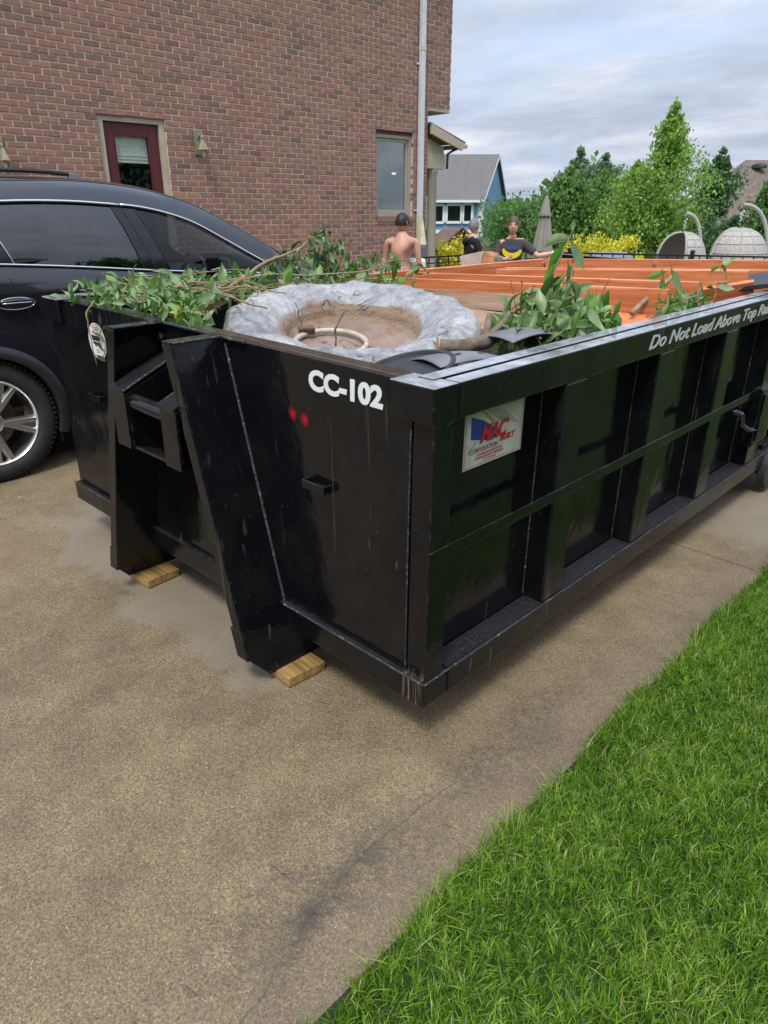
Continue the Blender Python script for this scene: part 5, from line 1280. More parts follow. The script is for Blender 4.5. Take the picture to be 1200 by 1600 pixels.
m = MB(); m.tube([HP @ (HM @ Vector(p)) for p in ((1.82, -.05, 2.70), (1.70, -.06, 2.66), (1.585, -.07, 2.60), (1.58, -.07, 2.37))], .022, 8); m.build('porch_downspout', M_RUSTM, house, smooth=True)
cc = HM @ Vector((1.29, -.18, 0)); m = MB(); m.lathe([(.125, -.1), (.125, .02), (.112, .06), (.112, 1.2), (.098, 2.27), (.12, 2.31), (.12, 2.355)], 28, Matrix.Translation(HP @ cc)); o = m.build('porch_column', M_COLUMN, house, smooth=True); autosmooth(o, 40)
m = MB(); m.box(SE+.012, SE+.13, -.30, -.10, 1.38, 1.93); hb_(m, 'meter_box', M_CREAM, bevel=.012)
m = MB(); m.tube([HP @ (HM @ Vector(p)) for p in ((SE+.09, -.13, 1.38), (SE+.09, -.13, .3))], .012, 8); m.build('conduit', M_GREYP, house)
m = MB(); m.box(SE+.02, SE+.06, -.22, -.16, .3, 1.38); hb_(m, 'conduit', M_PLAST)

# ------------------------------------------------------------------ patio railing
M_ = None
def rail(nm, lab, p, q, zt_, posts=(), boxes=()):
    p = Vector(p); q = Vector(q); t = thing(nm, lab, 'railing', (p.x, p.y, -.12))
    c0 = Vector(t.location); ln = (q-p).length; d = (q-p).normalized()
    for dz, r_ in ((0, .016), (-.09, .010), (-.86, .012)):
        m = MB(); m.beam(p-c0+Vector((0, 0, dz)), q-c0+Vector((0, 0, dz)), r_*2.2, r_*1.6); m.build('top_rail' if dz == 0 else 'cross_rail', M_IRON, t)
    n_ = int(ln/.165)
    for k in range(n_+1):
        a = p.lerp(q, k/n_)-c0; m = MB(); m.beam(a-Vector((0, 0, .005)), a-Vector((0, 0, .93)), .014, .014, (0, 1, 0)); m.build('baluster', M_IRON, t)
    for f_ in posts:
        a = p.lerp(q, f_)-c0; m = MB(); m.beam(a+Vector((0, 0, .06)), a-Vector((0, 0, 1.2)), .055, .055, (0, 1, 0)); m.build('post', M_IRON, t, bevel=.004)
        m = MB(); m.lathe([(.042, .055), (.042, .07), (.0, .085)], 4, Matrix.Translation(a)); m.build('post_cap', M_IRON, t)
    return t
rail('iron_railing', 'black iron railing in front of the porch column', at(655, 403, 11.9), at(775, 396, 12.4), 0, (0.0, 1.0))
rail('iron_railing', 'long black iron railing across the patio in front of the egg chairs', at(822, 394, 11.6), at(1212, 402, 11.6), 0, (.175, .665))

# ------------------------------------------------------------------ people
def skinmesh(nm, joints, edges, mat, parent, root=0, sub=2):
    me = bpy.data.meshes.new(nm); me.from_pydata([j[0] for j in joints], edges, []); o = bpy.data.objects.new(nm, me); COL.objects.link(o)
    md = o.modifiers.new('Skin', 'SKIN'); md.use_smooth_shade = True
    for i, j in enumerate(joints):
        sv = me.skin_vertices[0].data[i]; r_ = j[1]; sv.radius = (r_, r_) if not hasattr(r_, '__len__') else r_; sv.use_root = (i == root)
    sb = o.modifiers.new('Subdivision', 'SUBSURF'); sb.levels = sub; sb.render_levels = sub
    dg = bpy.context.evaluated_depsgraph_get(); m2 = bpy.data.meshes.new_from_object(o.evaluated_get(dg)); bpy.data.objects.remove(o); bpy.data.meshes.remove(me)
    m2.materials.clear(); m2.materials.append(mat); m2.name = nm; m2.polygons.foreach_set('use_smooth', [True]*len(m2.polygons))
    return link(nm, m2, parent)
def head(t, c, sz, yaw, skin, hair, hairstyle, tilt=0):
    """face looks along +Y turned by yaw; c: centre of the skull, sz: face height"""
    hd = bpy.data.objects.new('head', None); COL.objects.link(hd); hd.parent = t; hd.location = c; hd.rotation_euler = (tilt, 0, yaw)
    def f(u, v):
        a = 2*math.pi*u; b = math.pi*(v-.5); cb = math.cos(b)
        x = math.cos(a)*cb*.080; y = math.sin(a)*cb*.096; z = math.sin(b)*.118
        if z < 0: k = 1-.30*(-z/.118)**1.4; x *= k; y = y*k+(.012*(-z/.118))       # jaw
        if y > 0:
            y += .012*math.exp(-((x/.05)**2))*math.exp(-(((z+.07)/.03)**2))    # chin
            y += .024*math.exp(-((x/.012)**2))*math.exp(-(((z+.022)/.020)**2))    # nose tip
            y += .010*math.exp(-((x/.010)**2))*math.exp(-(((z-.005)/.025)**2))   # bridge
            y -= .010*math.exp(-(((abs(x)-.030)/.014)**2))*math.exp(-(((z-.012)/.012)**2))  # eye sockets
            y += .006*math.exp(-((x/.022)**2))*math.exp(-(((z+.060)/.006)**2))   # lips
            y += .005*math.exp(-((z-.030)/.010)**2)*math.exp(-((abs(x)-.03)/.03)**2)
        return (x, y, z)
    m = MB(); m.grid(f, 49, 37); m.build('face', skin, hd, smooth=True)
    for sx in (-1, 1):
        m = MB(); m.lathe([(0, -.010), (.008, -.006), (.011, 0), (.008, .006), (0, .010)], 12, Matrix.Translation((sx*.030, .080, .010))); m.build('eye', M_DARKM if False else M_BLACKI, hd, smooth=True)
        m = MB(); m.tube([(sx*.076, -.006, .022), (sx*.084, -.016, .018), (sx*.085, -.016, -.008), (sx*.080, -.004, -.030), (sx*.074, .004, -.012)], [.005, .006, .006, .005, .004], 7); m.build('ear', skin, hd, smooth=True)
    m = MB(); m.tube([(-.022, .098, -.060), (0, .103, -.059), (.022, .098, -.060)], .0035, 6); m.build('mouth', M_REDT, hd, smooth=True)
    def h(u, v):
        a = 2*math.pi*u; b = math.pi*(.5-.62*v); 
        front = max(0, math.sin(a)); low = {'short': .60, 'tied': .66}.get(hairstyle, .6)
        vv = v*(1-.42*front**1.5) if True else v
        b = math.pi*(.5-low*vv); cb = math.cos(b); k = 1.09+.05*mnoise.noise(Vector((math.cos(a)*3, math.sin(a)*3, b*3)))+.05*mnoise.noise(Vector((math.cos(a)*9, math.sin(a)*9, b*7)))
        x = math.cos(a)*cb*.078*k; y = math.sin(a)*cb*.099*k-.006; z = math.sin(b)*.122*(1.03 if b > 0 else .95)+.004
        return (x, y, z)
    m = MB(); m.grid(h, 41, 20); m.build('hair', hair, hd, smooth=True)
    if hairstyle == 'tied':
        m = MB(); m.tube([(0, -.10, .02), (0, -.125, .0), (0, -.125, -.06), (.0, -.11, -.12)], [.02, .028, .024, .010], 9); m.build('pony_tail', hair, hd, smooth=True)
    return hd
def hand_chain(J, E, wi, wpos, dirv, side, curl=.3, s_=1.0):
    """palm and five fingers grown from the wrist joint wi"""
    d = Vector(dirv).normalized(); sd_ = Vector(side).normalized(); nn = d.cross(sd_)
    J.append((tuple(Vector(wpos)+d*.045*s_), (.030*s_, .018*s_))); E.append((wi, len(J)-1)); pk = len(J)-1
    for k, ln in enumerate((.065, .075, .07, .055)):
        off = (k-1.5)*.019*s_; b = Vector(wpos)+d*.085*s_+sd_*off
        J.append((tuple(b), .0095*s_)); E.append((pk, len(J)-1))
        m1 = b+(d*math.cos(curl)+nn*math.sin(curl))*ln*.55*s_; J.append((tuple(m1), .0085*s_)); E.append((len(J)-2, len(J)-1))
        m2 = m1+(d*math.cos(curl*2.2)+nn*math.sin(curl*2.2))*ln*.5*s_; J.append((tuple(m2), .0075*s_)); E.append((len(J)-2, len(J)-1))
    b = Vector(wpos)+d*.03*s_-sd_*.034*s_; J.append((tuple(b), .012*s_)); E.append((pk, len(J)-1))
    b2 = b+(d*.7-sd_*.6).normalized()*.045*s_; J.append((tuple(b2), .0095*s_)); E.append((len(J)-2, len(J)-1))
def person(lab, foot, height, yaw, skin, hair, style, head_yaw, armL, armR, top, trousers, lean=(0, 0), build=1.0, head_tilt=0, long_sleeve=False, shorts=False, head_fwd=.0):
    """arm: (elbow, wrist, hand direction) in the body's own frame: x to its left.. +y is the front"""
    t = thing('person', lab, 'person', foot, yaw); k = height/1.75; lx, ly = lean
    def P3(x, y, z): return Vector(((x+lx*max(0, z-.9)) *k, (y+ly*max(0, z-.9))*k, z*k))
    J = [(P3(0, 0, .95), (.150*k*build, .105*k*build)), (P3(0, 0, 1.10), (.135*k*build, .095*k*build)), (P3(0, -.01, 1.27), (.178*k*build, .110*k*build)), (P3(0, -.01, 1.395), (.150*k*build, .088*k)), (P3(0, -.004, 1.475), (.078*k, .068*k)), (P3(0, .012+head_fwd, 1.56), (.060*k, .060*k))]
    E = [(0, 1), (1, 2), (2, 3), (3, 4), (4, 5)]
    arms = {}
    for s_, ar, nm in ((-1, armL, 'L'), (1, armR, 'R')):
        sh = P3(s_*.185*build, -.01, 1.415); J.append((sh, .068*k)); E.append((3, len(J)-1)); i = len(J)-1
        el = P3(*ar[0]); J.append((sh.lerp(el, .5), .050*k)); E.append((i, i+1)); J.append((el, .040*k)); E.append((i+1, i+2))
        wr_ = P3(*ar[1]); J.append((el.lerp(wr_, .4), .040*k)); E.append((i+2, i+3)); J.append((wr_, .026*k)); E.append((i+3, i+4)); arms[nm] = (sh, el, wr_)
        hand_chain(J, E, i+4, wr_, ar[2], ar[3], .35, k)
    for s_ in (-1, 1):
        h_ = P3(s_*.095, 0, .90); J.append((h_, .095*k)); E.append((0, len(J)-1)); i = len(J)-1
        for p, r_ in (((s_*.11, .01, .70), .082), ((s_*.115, .02, .48), .056), ((s_*.12, .0, .30), .056), ((s_*.125, -.02, .09), .038), ((s_*.13, .05, .04), .040), ((s_*.14, .15, .03), .032)):
            J.append((P3(*p), r_*k)); E.append((len(J)-2, len(J)-1))
    skinmesh('body', J, E, skin, t)
    g = 1.10
    if top:
        TJ = [(P3(0, 0, .93), (.165*k*build, .125*k*build)), (P3(0, 0, 1.08), (.155*k*build, .115*k*build)), (P3(0, -.01, 1.27), (.178*k*build, .122*k*build)), (P3(0, -.012, 1.405), (.150*k*build, .098*k)), (P3(0, -.006, 1.465), (.080*k, .075*k))]
        TE = [(0, 1), (1, 2), (2, 3), (3, 4)]
        for nm in ('L', 'R'):
            sh, el, wr_ = arms[nm]; TJ.append((sh, .070*k)); TE.append((3, len(TJ)-1)); TJ.append((sh.lerp(el, .6), .066*k)); TE.append((len(TJ)-2, len(TJ)-1))
            if long_sleeve:
                TJ.append((el, .056*k)); TE.append((len(TJ)-2, len(TJ)-1)); TJ.append((el.lerp(wr_, .9), .042*k)); TE.append((len(TJ)-2, len(TJ)-1))
            else:
                TJ.append((sh.lerp(el, .85), .060*k)); TE.append((len(TJ)-2, len(TJ)-1))
        skinmesh('shirt' if not long_sleeve else 'hoodie', TJ, TE, top, t)
        if long_sleeve:
            m = MB(); m.tube([P3(x, y, z) for x, y, z in ((-.10, -.02, 1.47), (-.08, -.11, 1.43), (0, -.15, 1.40), (.08, -.11, 1.43), (.10, -.02, 1.47))], [.03*k, .045*k, .05*k, .045*k, .03*k], 10); m.build('hood', top, t, smooth=True)
    BJ = [(P3(0, 0, .99), (.158*k*build, .118*k*build)), (P3(0, 0, .90), (.165*k*build, .125*k))]; BE = [(0, 1)]
    for s_ in (-1, 1):
        BJ.append((P3(s_*.10, 0, .86), .104*k)); BE.append((1, len(BJ)-1)); BJ.append((P3(s_*.115, .01, .66), .092*k)); BE.append((len(BJ)-2, len(BJ)-1))
        BJ.append((P3(s_*.118, .02, .50), .078*k)); BE.append((len(BJ)-2, len(BJ)-1))
        if not shorts:
            BJ.append((P3(s_*.122, .0, .30), .070*k)); BE.append((len(BJ)-2, len(BJ)-1)); BJ.append((P3(s_*.126, -.02, .08), .060*k)); BE.append((len(BJ)-2, len(BJ)-1))
    skinmesh('shorts' if shorts else 'trousers', BJ, BE, trousers, t)
    hc = P3(0, .022+head_fwd*1.4, 1.655); hd = head(t, hc, .23, head_yaw, skin, hair, style, head_tilt); hd.scale = (k*1.06,)*3
    for s_ in (-1, 1):
        m = MB(); m.tube([P3(s_*.13, -.07, .045), P3(s_*.13, .02, .055), P3(s_*.14, .12, .04), P3(s_*.145, .19, .03)], [.045*k, .052*k, .05*k, .035*k], 10); m.build('shoe', M_PLAST, t, smooth=True)
    return t, P3
def footing(px, py, D, z=-.12):
    p = at(px, py, D); return Vector((p.x, p.y, z))
face_cam = lambda p: math.atan2(-(CAMP.x-p.x), (CAMP.y-p.y))       # yaw that turns +Y of the body to the camera
# 1. shirtless young man seen from behind
f1 = footing(627, 400, 10.7); yb = face_cam(f1)+math.pi
p1, _ = person('shirtless young man with dark hair seen from behind by the brick wall', f1, 1.74, yb-.10, M_SKIN1, M_HAIRD, 'short', R(-32),
       ((-.245, .03, 1.14), (-.20, .24, 1.0), (0, .8, -.6), (1, 0, 0)), ((.255, -.03, 1.13), (.285, .02, .86), (0, .1, -1), (0, 1, 0)), None, M_NAVY, lean=(.02, -.01), build=1.08, shorts=True)
# 2. man in black hoodie facing the house
f2 = footing(737, 400, 12.9); yb2 = face_cam(f2)
p2, _ = person('grey haired man in a black hoodie turned towards the house', f2, 1.66, yb2+R(115), M_SKIN2, M_HAIRG, 'short', R(28),
       ((-.24, .05, 1.15), (-.16, .28, 1.08), (0, 1, 0), (1, 0, 0)), ((.24, .05, 1.15), (.16, .28, 1.08), (0, 1, 0), (-1, 0, 0)), M_BHOOD, M_JEANS, long_sleeve=True, build=1.1)
# 3. woman in charcoal tee facing the camera, left arm on the railing
f3 = footing(799, 400, 11.05); yb3 = face_cam(f3)
p3, P3w = person('woman in a charcoal tee with a yellow banana print resting one hand on the railing', f3, 1.70, yb3, M_SKIN2, M_HAIRB, 'tied', R(0),
       ((-.38, .06, 1.24), (-.64, .08, 1.285), (-1, .0, -.05), (0, 1, 0)), ((.24, .08, 1.18), (.10, .22, 1.20), (-.8, .3, .2), (0, 0, 1)), M_GTEE, M_JEANS, build=.95)
k_ = 1.70/1.75
# shirt print: yellow banana and blue letters, curved with the chest
def chest(x, z): return P3w(x, .118-.9*x*x+.0, z)
m = MB(); out = []; inn = []
for i in range(15):
    a = R(198)+R(150)*i/14; wd = .040*math.sin(math.pi*(i+.6)/15.2)**.7+.004
    out.append((-.005+(.135+wd)*math.cos(a), 1.365+(.135+wd)*.92*math.sin(a))); inn.append((-.005+(.135-wd)*math.cos(a), 1.365+(.135-wd)*.92*math.sin(a)))
vs = [chest(x, z)+Vector((0, .012, 0)) for x, z in out]+[chest(x, z)+Vector((0, .012, 0)) for x, z in inn]
m.add(vs, [(i, i+1, 15+i+1, 15+i) for i in range(14)]); m.build('shirt_print', NT('banana_yellow_print', (.72, .58, .02), .8).m, p3, smooth=True)
me = text('LOCAL', 1.0, .001, 0, .02); co = np.empty(len(me.vertices)*3); me.vertices.foreach_get('co', co); co = co.reshape(-1, 3); mn, mxv = co.min(0), co.max(0)
for i in range(len(co)):
    x = .055-.165*(co[i, 0]-mn[0])/(mxv[0]-mn[0]); z = 1.335+.05*(co[i, 1]-mn[1])/(mxv[1]-mn[1]); q = chest(x, z); co[i] = (q.x, q.y+.013+co[i, 2], q.z)
me.vertices.foreach_set('co', co.ravel()); me.update(); me.materials.append(NT('blue_print', (.05, .09, .45), .8).m); link('shirt_lettering', me, p3)
m = MB(); q = P3w(-.60, .08, 1.278); m.tube([q+Vector((.012, 0, 0)), q-Vector((.012, 0, 0))], .034, 14); m.build('wrist_watch', M_WHITE, p3)

# ------------------------------------------------------------------ patio things
def gz(p): return Vector((p.x, p.y, -.12))
ub = footing(848, 390, 15.5); t = thing('closed_parasol', 'closed taupe parasol standing behind the woman in the charcoal tee', 'parasol', ub)
topz = at(845, 304, 15.5).z+.12
m = MB(); vs = []; NU = 48; prof = [(.015, topz), (.05, topz-.10), (.085, topz-.32), (.11, topz-.38), (.10, topz-.42), (.14, topz-.7), (.19, topz-1.1), (.215, topz-1.45), (.20, topz-1.5)]
for r_, z in prof:
    for k in range(NU):
        a = 2*math.pi*k/NU; f_ = 1+.16*math.cos(8*a+.4)*min(1, r_*12)+.05*math.cos(5*a); vs.append((r_*f_*math.cos(a), r_*f_*math.sin(a), z))
m.add(vs, [(i*NU+k, i*NU+(k+1) % NU, (i+1)*NU+(k+1) % NU, (i+1)*NU+k) for i in range(len(prof)-1) for k in range(NU)]); m.build('canopy', M_CANVAS, t, smooth=True)
m = MB(); m.tube([(0, 0, .0), (0, 0, topz+.03)], .022, 10); m.build('pole', M_GREYP, t)
m = MB(); m.lathe([(.108, topz-.385), (.118, topz-.395), (.118, topz-.415), (.108, topz-.425)], 24); m.build('strap', M_PLAST, t)
m = MB(); m.lathe([(.0, .09), (.05, .08), (.26, .04), (.27, .0), (0, 0)], 24); m.build('base', M_IRON, t, smooth=True)
def egg(lab, px, py_top, D, wid, depth, yaw, arc_top, arc_side, openside):
    base = footing(px, 400, D); t = thing('hanging_egg_chair', lab, 'hanging chair', base, 0, 'grey wicker egg chairs'); tz = at(px, py_top, D).z+.12
    cz = tz-.56; sh = bpy.data.objects.new('basket', None)
    m = MB(); 
    def f(u, v):
        a = R(40)+R(280)*u; b = math.pi*(v); r_ = math.sin(b)**.8
        return (wid*r_*math.sin(a), -depth*r_*math.cos(a)*-1, cz+.60*math.cos(b))
    m.grid(f, 29, 19); o = m.build('basket', M_WICK, t, smooth=True); md = o.modifiers.new('Solidify', 'SOLIDIFY'); md.thickness = .02
    o.rotation_euler = (0, 0, yaw)
    for v in lin(.12, .88, 9):
        m = MB(); m.tube([Vector(f(u, v))*1.0 for u in lin(0, 1, 25)], .011, 5); w_ = m.build('wicker_strand', M_WICK, t, smooth=True); w_.rotation_euler = (0, 0, yaw)
    for u in lin(0, 1, 11):
        m = MB(); m.tube([f(u, v) for v in lin(.02, .98, 15)], .014 if u not in (0, 1) else .024, 5); w_ = m.build('wicker_strand', M_WICK, t, smooth=True); w_.rotation_euler = (0, 0, yaw)
    m = MB(); m.box(-.36, .36, -.30, .25, .42+.0, .56); c_ = m.build('cushion', M_IRON, t, bevel=.05); c_.rotation_euler = (0, 0, yaw)
    # arched arm; camR points to the right in the picture
    az = at(px, arc_top, D).z+.12; pts = []
    for i in range(17):
        a = i/16; ang = math.pi*(.5-a*.62); rx = arc_side; x = rx*(1-math.sin(ang))*1.0 if a > 0 else 0
        th = a*math.pi*.55; pts.append(camR*(arc_side*math.sin(th))*1.0+Vector((0, 0, az-(az*.62)*(1-math.cos(th))**1.15)))
    e = pts[-1]; pts.append(Vector((e.x, e.y, e.z*.4))); pts.append(Vector((e.x*.9, e.y*.9, .05)))
    m = MB(); m.tube(pts, .036, 9); m.build('arched_stand', M_WICK, t, smooth=True)
    m = MB(); m.lathe([(.50, 0), (.52, .03), (.50, .05), (.48, .03)], 32, None, True); m.build('base_ring', M_IRON, t, smooth=True)
    zz_ = az-.03
    m = MB(); m.tube([(0, 0, az), (0, 0, az-.10)], .008, 6)
    for i in range(22): pass
    sp = [(.028*math.cos(i*1.1), .028*math.sin(i*1.1), az-.10-.012*i*1.0) for i in range(16)]; m.tube(sp, .007, 5); m.tube([(0, 0, az-.28), (0, 0, tz)], .007, 5); m.build('hanging_spring', M_ALLOY, t)
egg('smaller grey wicker egg chair with its open side showing', 1063, 366, 15.6, .50, .46, R(172), 334, .42, 0)
egg('larger grey wicker egg chair seen from behind at the right', 1148, 360, 14.2, .60, .55, R(112), 320, .62, 1)
# grill cover, playhouse, carried boards
gb = footing(955, 398, 13.2); m = MB(); m.hexa([(-.40, -.25, 0), (.40, -.25, 0), (.40, .25, 0), (-.40, .25, 0), (-.36, -.2, 1.08), (.36, -.2, 1.08), (.34, .2, 1.16), (-.34, .2, 1.16)])
o = m.build('covered_table', M_GREYP, bevel=.04); o.location = gb; o.rotation_euler = (0, 0, YAW); tag(o, 'low table under a grey cover behind the long railing', 'table')
pb = footing(708, 395, 17.0); t = thing('playhouse', 'small cedar playhouse with a pinkish board roof left of the hooded man', 'playhouse', pb, YAW+R(20))
hz_ = at(705, 357, 17.0).z+.12
m = MB()
for k in range(8): m.box(-.42+.105*k, -.42+.105*k+.099, -.35, .35, .0, hz_-.34)
m.build('wall', M_PLAYW, t, bevel=.004)
m = MB(); m.box(-.18, .12, -.362, -.351, .4, hz_-.42); m.build('window_opening', M_DARKM, t)
m = MB(); m.prism([(-.42, -.35, hz_-.34), (.42, -.35, hz_-.34), (0, -.35, hz_-.03)], (0, 0, 0), (0, .7, 0)); m.build('gable', M_PLAYW, t)
for sx in (-1, 1):
    for k in range(5):
        a = k/5; m = MB(); x0, z0_ = sx*.02, hz_; x1, z1_ = sx*.56, hz_-.42
        p = lambda q: (x0+(x1-x0)*q, z0_+(z1_-z0_)*q); (xa, za), (xb_, zb_) = p(a), p(a+.19)
        m.prism([(xa, -.45, za), (xb_, -.45, zb_), (xb_, -.45, zb_+.03), (xa, -.45, za+.03)], (0, 0, 0), (0, .9, 0)); m.build('roof_board', M_PLAYR, t)
def leafball(name, lab, cat, c, rad, n, mat, seed, squash=(1, 1, 1), size=.06, grp=None, stems=True, kind=None):
    r = random.Random(seed); V = []; F = []; T = []; c = Vector(c)
    lob = [(Vector([r.gauss(0, .45) for _ in range(3)]), r.uniform(.35, .7)) for _ in range(9)]
    for i in range(n):
        l, lr = r.choice(lob); d = Vector([r.gauss(0, 1) for _ in range(3)]).normalized()*lr*r.random()**.4; p = l+d
        p = Vector((p.x*rad*squash[0], p.y*rad*squash[1], p.z*rad*squash[2])); M3 = rand_rot(r, .9); s_ = size*r.uniform(.6, 1.3); o_ = len(V)
        for q in ((0, 0, 0), (.5, .28, .06), (1, 0, 0), (.5, -.28, .06)): V.append(tuple(p+M3 @ (Vector(q)*s_)))
        F.append((o_, o_+1, o_+2, o_+3)); T.append(r.random())
    t = thing(name, lab, cat, (c.x, c.y, min(c.z, -.12) if c.z > 0 else c.z), 0, grp); off = c-Vector(t.location)
    me = bpy.data.meshes.new('foliage'); me.from_pydata([tuple(Vector(v)+off) for v in V], [], F); me.materials.append(mat); tone_attr(me, T); link('foliage', me, t)
    m = MB()
    for k in range(6): m.tube([(r.uniform(-.05, .05), r.uniform(-.05, .05), 0), tuple(off*.6+Vector((r.uniform(-.2, .2)*rad, r.uniform(-.2, .2)*rad, 0))), tuple(off+Vector((r.uniform(-.4, .4)*rad*squash[0], r.uniform(-.4, .4)*rad*squash[1], r.uniform(.1, .4)*rad)))], [.012, .008, .003], 5)
    m.build('stems', M_BARK, t); return t
c = at(722, 383, 14.5); leafball('golden_shrub', 'round yellow-green shrub between the playhouse and the hooded man', 'shrub', (c.x, c.y, c.z-.25), .42, 1500, M_YEL, 41, (1, 1, 1.1), .07)
for k, (px, D, lab) in enumerate(((885, 18, 'yellow flowering shrub right behind the closed parasol'), (925, 18.5, 'yellow flowering shrub in the middle of the row behind the railing'), (968, 19, 'yellow flowering shrub at the right end of the row'))):
    c = at(px, 383, D); leafball('golden_shrub', lab, 'shrub', (c.x, c.y, c.z-.28), .55, 1500, M_YEL, 42+k, (1, 1, .85), .09, 'yellow shrubs behind the railing')
# boards held by the people
m = MB(); m.box(-.20, .16, -.012, .012, -.16, .15); o = m.build('pinkish_board', simple('pale_pink_board', (.46, .36, .31), .8, var=.15), bevel=.003); o.location = at(742, 412, 11.2); o.rotation_euler = (R(-8), R(-12), YAW); tag(o, 'pale pinkish board held upright in front of the hooded man', 'board')
m = MB(); m.box(-.12, .12, -.08, .08, -.14, .13); o = m.build('patterned_cushion', simple('orange_patterned_cloth', (.50, .22, .12), .9, var=.6, scale=9), bevel=.05); o.location = at(766, 408, 11.0); o.rotation_euler = (0, R(6), YAW); tag(o, 'orange and cream patterned cushion stacked beside the pale panel', 'cushion')
m = MB(); m.box(-.06, .06, -.05, .05, -.30, .02); o = m.build('glass_jar_stand', simple('dull_green_fabric', (.20, .22, .13), .9, var=.3), bevel=.03); o.location = at(780, 402, 10.9); tag(o, 'olive cloth bag hanging beside the woman in the charcoal tee', 'bag')
m = MB(); m.box(-.14, .14, -.1, .1, -.5, .02); o = m.build('white_bucket', M_WHITE, bevel=.04); o.location = at(650, 406, 11.0); o.rotation_euler = (0, 0, YAW); tag(o, 'white plastic tub beside the shirtless man', 'tub')

# ------------------------------------------------------------------ trees
def tree(name, lab, px, pytop, D, hw, n, lmat, seed, style='round', leaf=.16, zbot=1.0, grp='trees beyond the patio', cat='tree', base=None, ztop=None):
    r = random.Random(seed)
    if base is None:
        q = at(px, pytop, D); ztop = q.z; b = Vector((q.x, q.y, -.3))
    else: b = Vector(base)
    H = ztop-b.z; t = thing(name, lab, cat, b, 0, grp)
    trunk = MB(); pts = []; k0 = 9
    for i in range(k0): f_ = i/(k0-1); pts.append((r.gauss(0, .02)*H*f_*.5, r.gauss(0, .02)*H*f_*.5, H*.96*f_))
    trunk.tube(pts, [max(.015, H*.022*(1-i/(k0-1))**.8) for i in range(k0)], 8); trunk.build('trunk', M_BARK, t, smooth=True)
    limbs = MB(); V = []; F = []; T = []
    def leafcl(p, s_, m_):
        for _ in range(m_):
            q = p+Vector((r.gauss(0, 1), r.gauss(0, 1), r.gauss(0, .8)))*s_; M3 = rand_rot(r, .8); o_ = len(V); z_ = leaf*r.uniform(.6, 1.25)
            for w_ in ((0, 0, 0), (.5, .30, .07), (1, 0, -.04), (.5, -.30, .07)): V.append(tuple(q+M3 @ (Vector(w_)*z_)))
            F.append((o_, o_+1, o_+2, o_+3)); T.append(min(1, max(0, r.gauss(.5, .22))))
    nl = {'round': 46, 'poplar': 60, 'spruce': 70, 'pine': 26}[style]; per = max(1, n//(nl*5))
    for i in range(nl):
        f_ = (i+.5)/nl
        zf = zbot/H+(1-zbot/H)*f_ if style != 'pine' else .45+.53*f_
        if style == 'round': rad = hw*(math.sin(math.pi*min(1, (f_*.86+.14))**.9)**.6)*r.uniform(.55, 1.12)
        elif style == 'poplar': rad = hw*(min(1.0, (1-f_)*1.7)**.8+.06)*r.uniform(.45, 1.15)
        elif style == 'spruce': rad = hw*(1-f_)**.85*r.uniform(.75, 1.15)+.05
        else: rad = hw*math.sin(math.pi*(f_*.8+.15))*r.uniform(.4, 1.1)
        a = i*2.399+r.uniform(-.4, .4); up = {'round': .25, 'poplar': .55, 'spruce': -.18, 'pine': .15}[style]
        p0 = Vector((0, 0, H*zf*(.92 if style != 'spruce' else 1))); p1 = p0+Vector((math.cos(a)*rad, math.sin(a)*rad, rad*up))
        if p1.z > H: p1.z = H*r.uniform(.95, 1)
        mid = p0.lerp(p1, .5)+Vector((0, 0, r.uniform(-.04, .08)*rad)); limbs.tube([p0, mid, p1], [H*.006, H*.004, H*.0015], 5)
        for j in range(5):
            q = p0.lerp(p1, .25+.19*j)+Vector((r.gauss(0, .10), r.gauss(0, .10), r.gauss(0, .10)))*rad
            leafcl(q, rad*{'round': .24, 'poplar': .15, 'spruce': .16, 'pine': .12}[style]+.03, per)
    leafcl(Vector((0, 0, H*.97)), .05*H*.25, per*3)
    limbs.build('limbs', M_BARK, t)
    me = bpy.data.meshes.new('crown'); me.from_pydata(V, [], F); me.materials.append(lmat); tone_attr(me, T); link('crown', me, t, kind=None); return t
def ppm(D): return 1300.0/D
tree('poplar_tree', 'tall bright green loose tree, the highest one in the garden', 1058, 156, 22, 1.15, 11500, M_BRIGHT, 51, 'poplar', .11, .4)
tree('poplar_tree', 'lower bright green tree beside the tall loose one', 998, 250, 22.5, 1.0, 7500, M_BRIGHT, 52, 'poplar', .11, .4)
tree('broad_tree', 'dense dark green tree right behind the closed parasol', 893, 262, 24, 1.05, 11000, M_TREE, 53, 'round', .14, .2)
tree('broad_tree', 'dense green tree between the parasol tree and the bright trees', 945, 268, 25, 1.10, 11000, M_TREE, 54, 'round', .14, .2)
tree('spruce_tree', 'feathery grey-green top rising over the dense trees at the left', 908, 232, 29, 1.05, 7000, M_FEATH, 55, 'pine', .15, 1.2)
tree('spruce_tree', 'second feathery grey-green top beside the left one', 948, 240, 29, .9, 6000, M_FEATH, 56, 'pine', .15, 1.2)
tree('pine_tree', 'dark ragged pine rising beside the brown hip roof', 1131, 230, 34, 1.0, 4000, M_DARKT, 57, 'pine', .17, 2.0)
tree('broad_tree', 'dark shadowy tree between the bright tree and the brown roof', 1096, 315, 25, .75, 6500, M_DARKT, 58, 'round', .14, .1)
tree('spruce_tree', 'dark green evergreen at the right picture edge', 1222, 266, 21, .62, 8000, M_TREE, 59, 'round', .15, .1)
tree('broad_tree', 'low dark evergreen behind the egg chairs', 1150, 340, 22, .9, 6000, M_DARKT, 60, 'round', .13, .1)
tree('broad_tree', 'leafy green tree beside the blue house', 808, 316, 44, 1.9, 8000, M_TREE, 61, 'round', .22, .3)
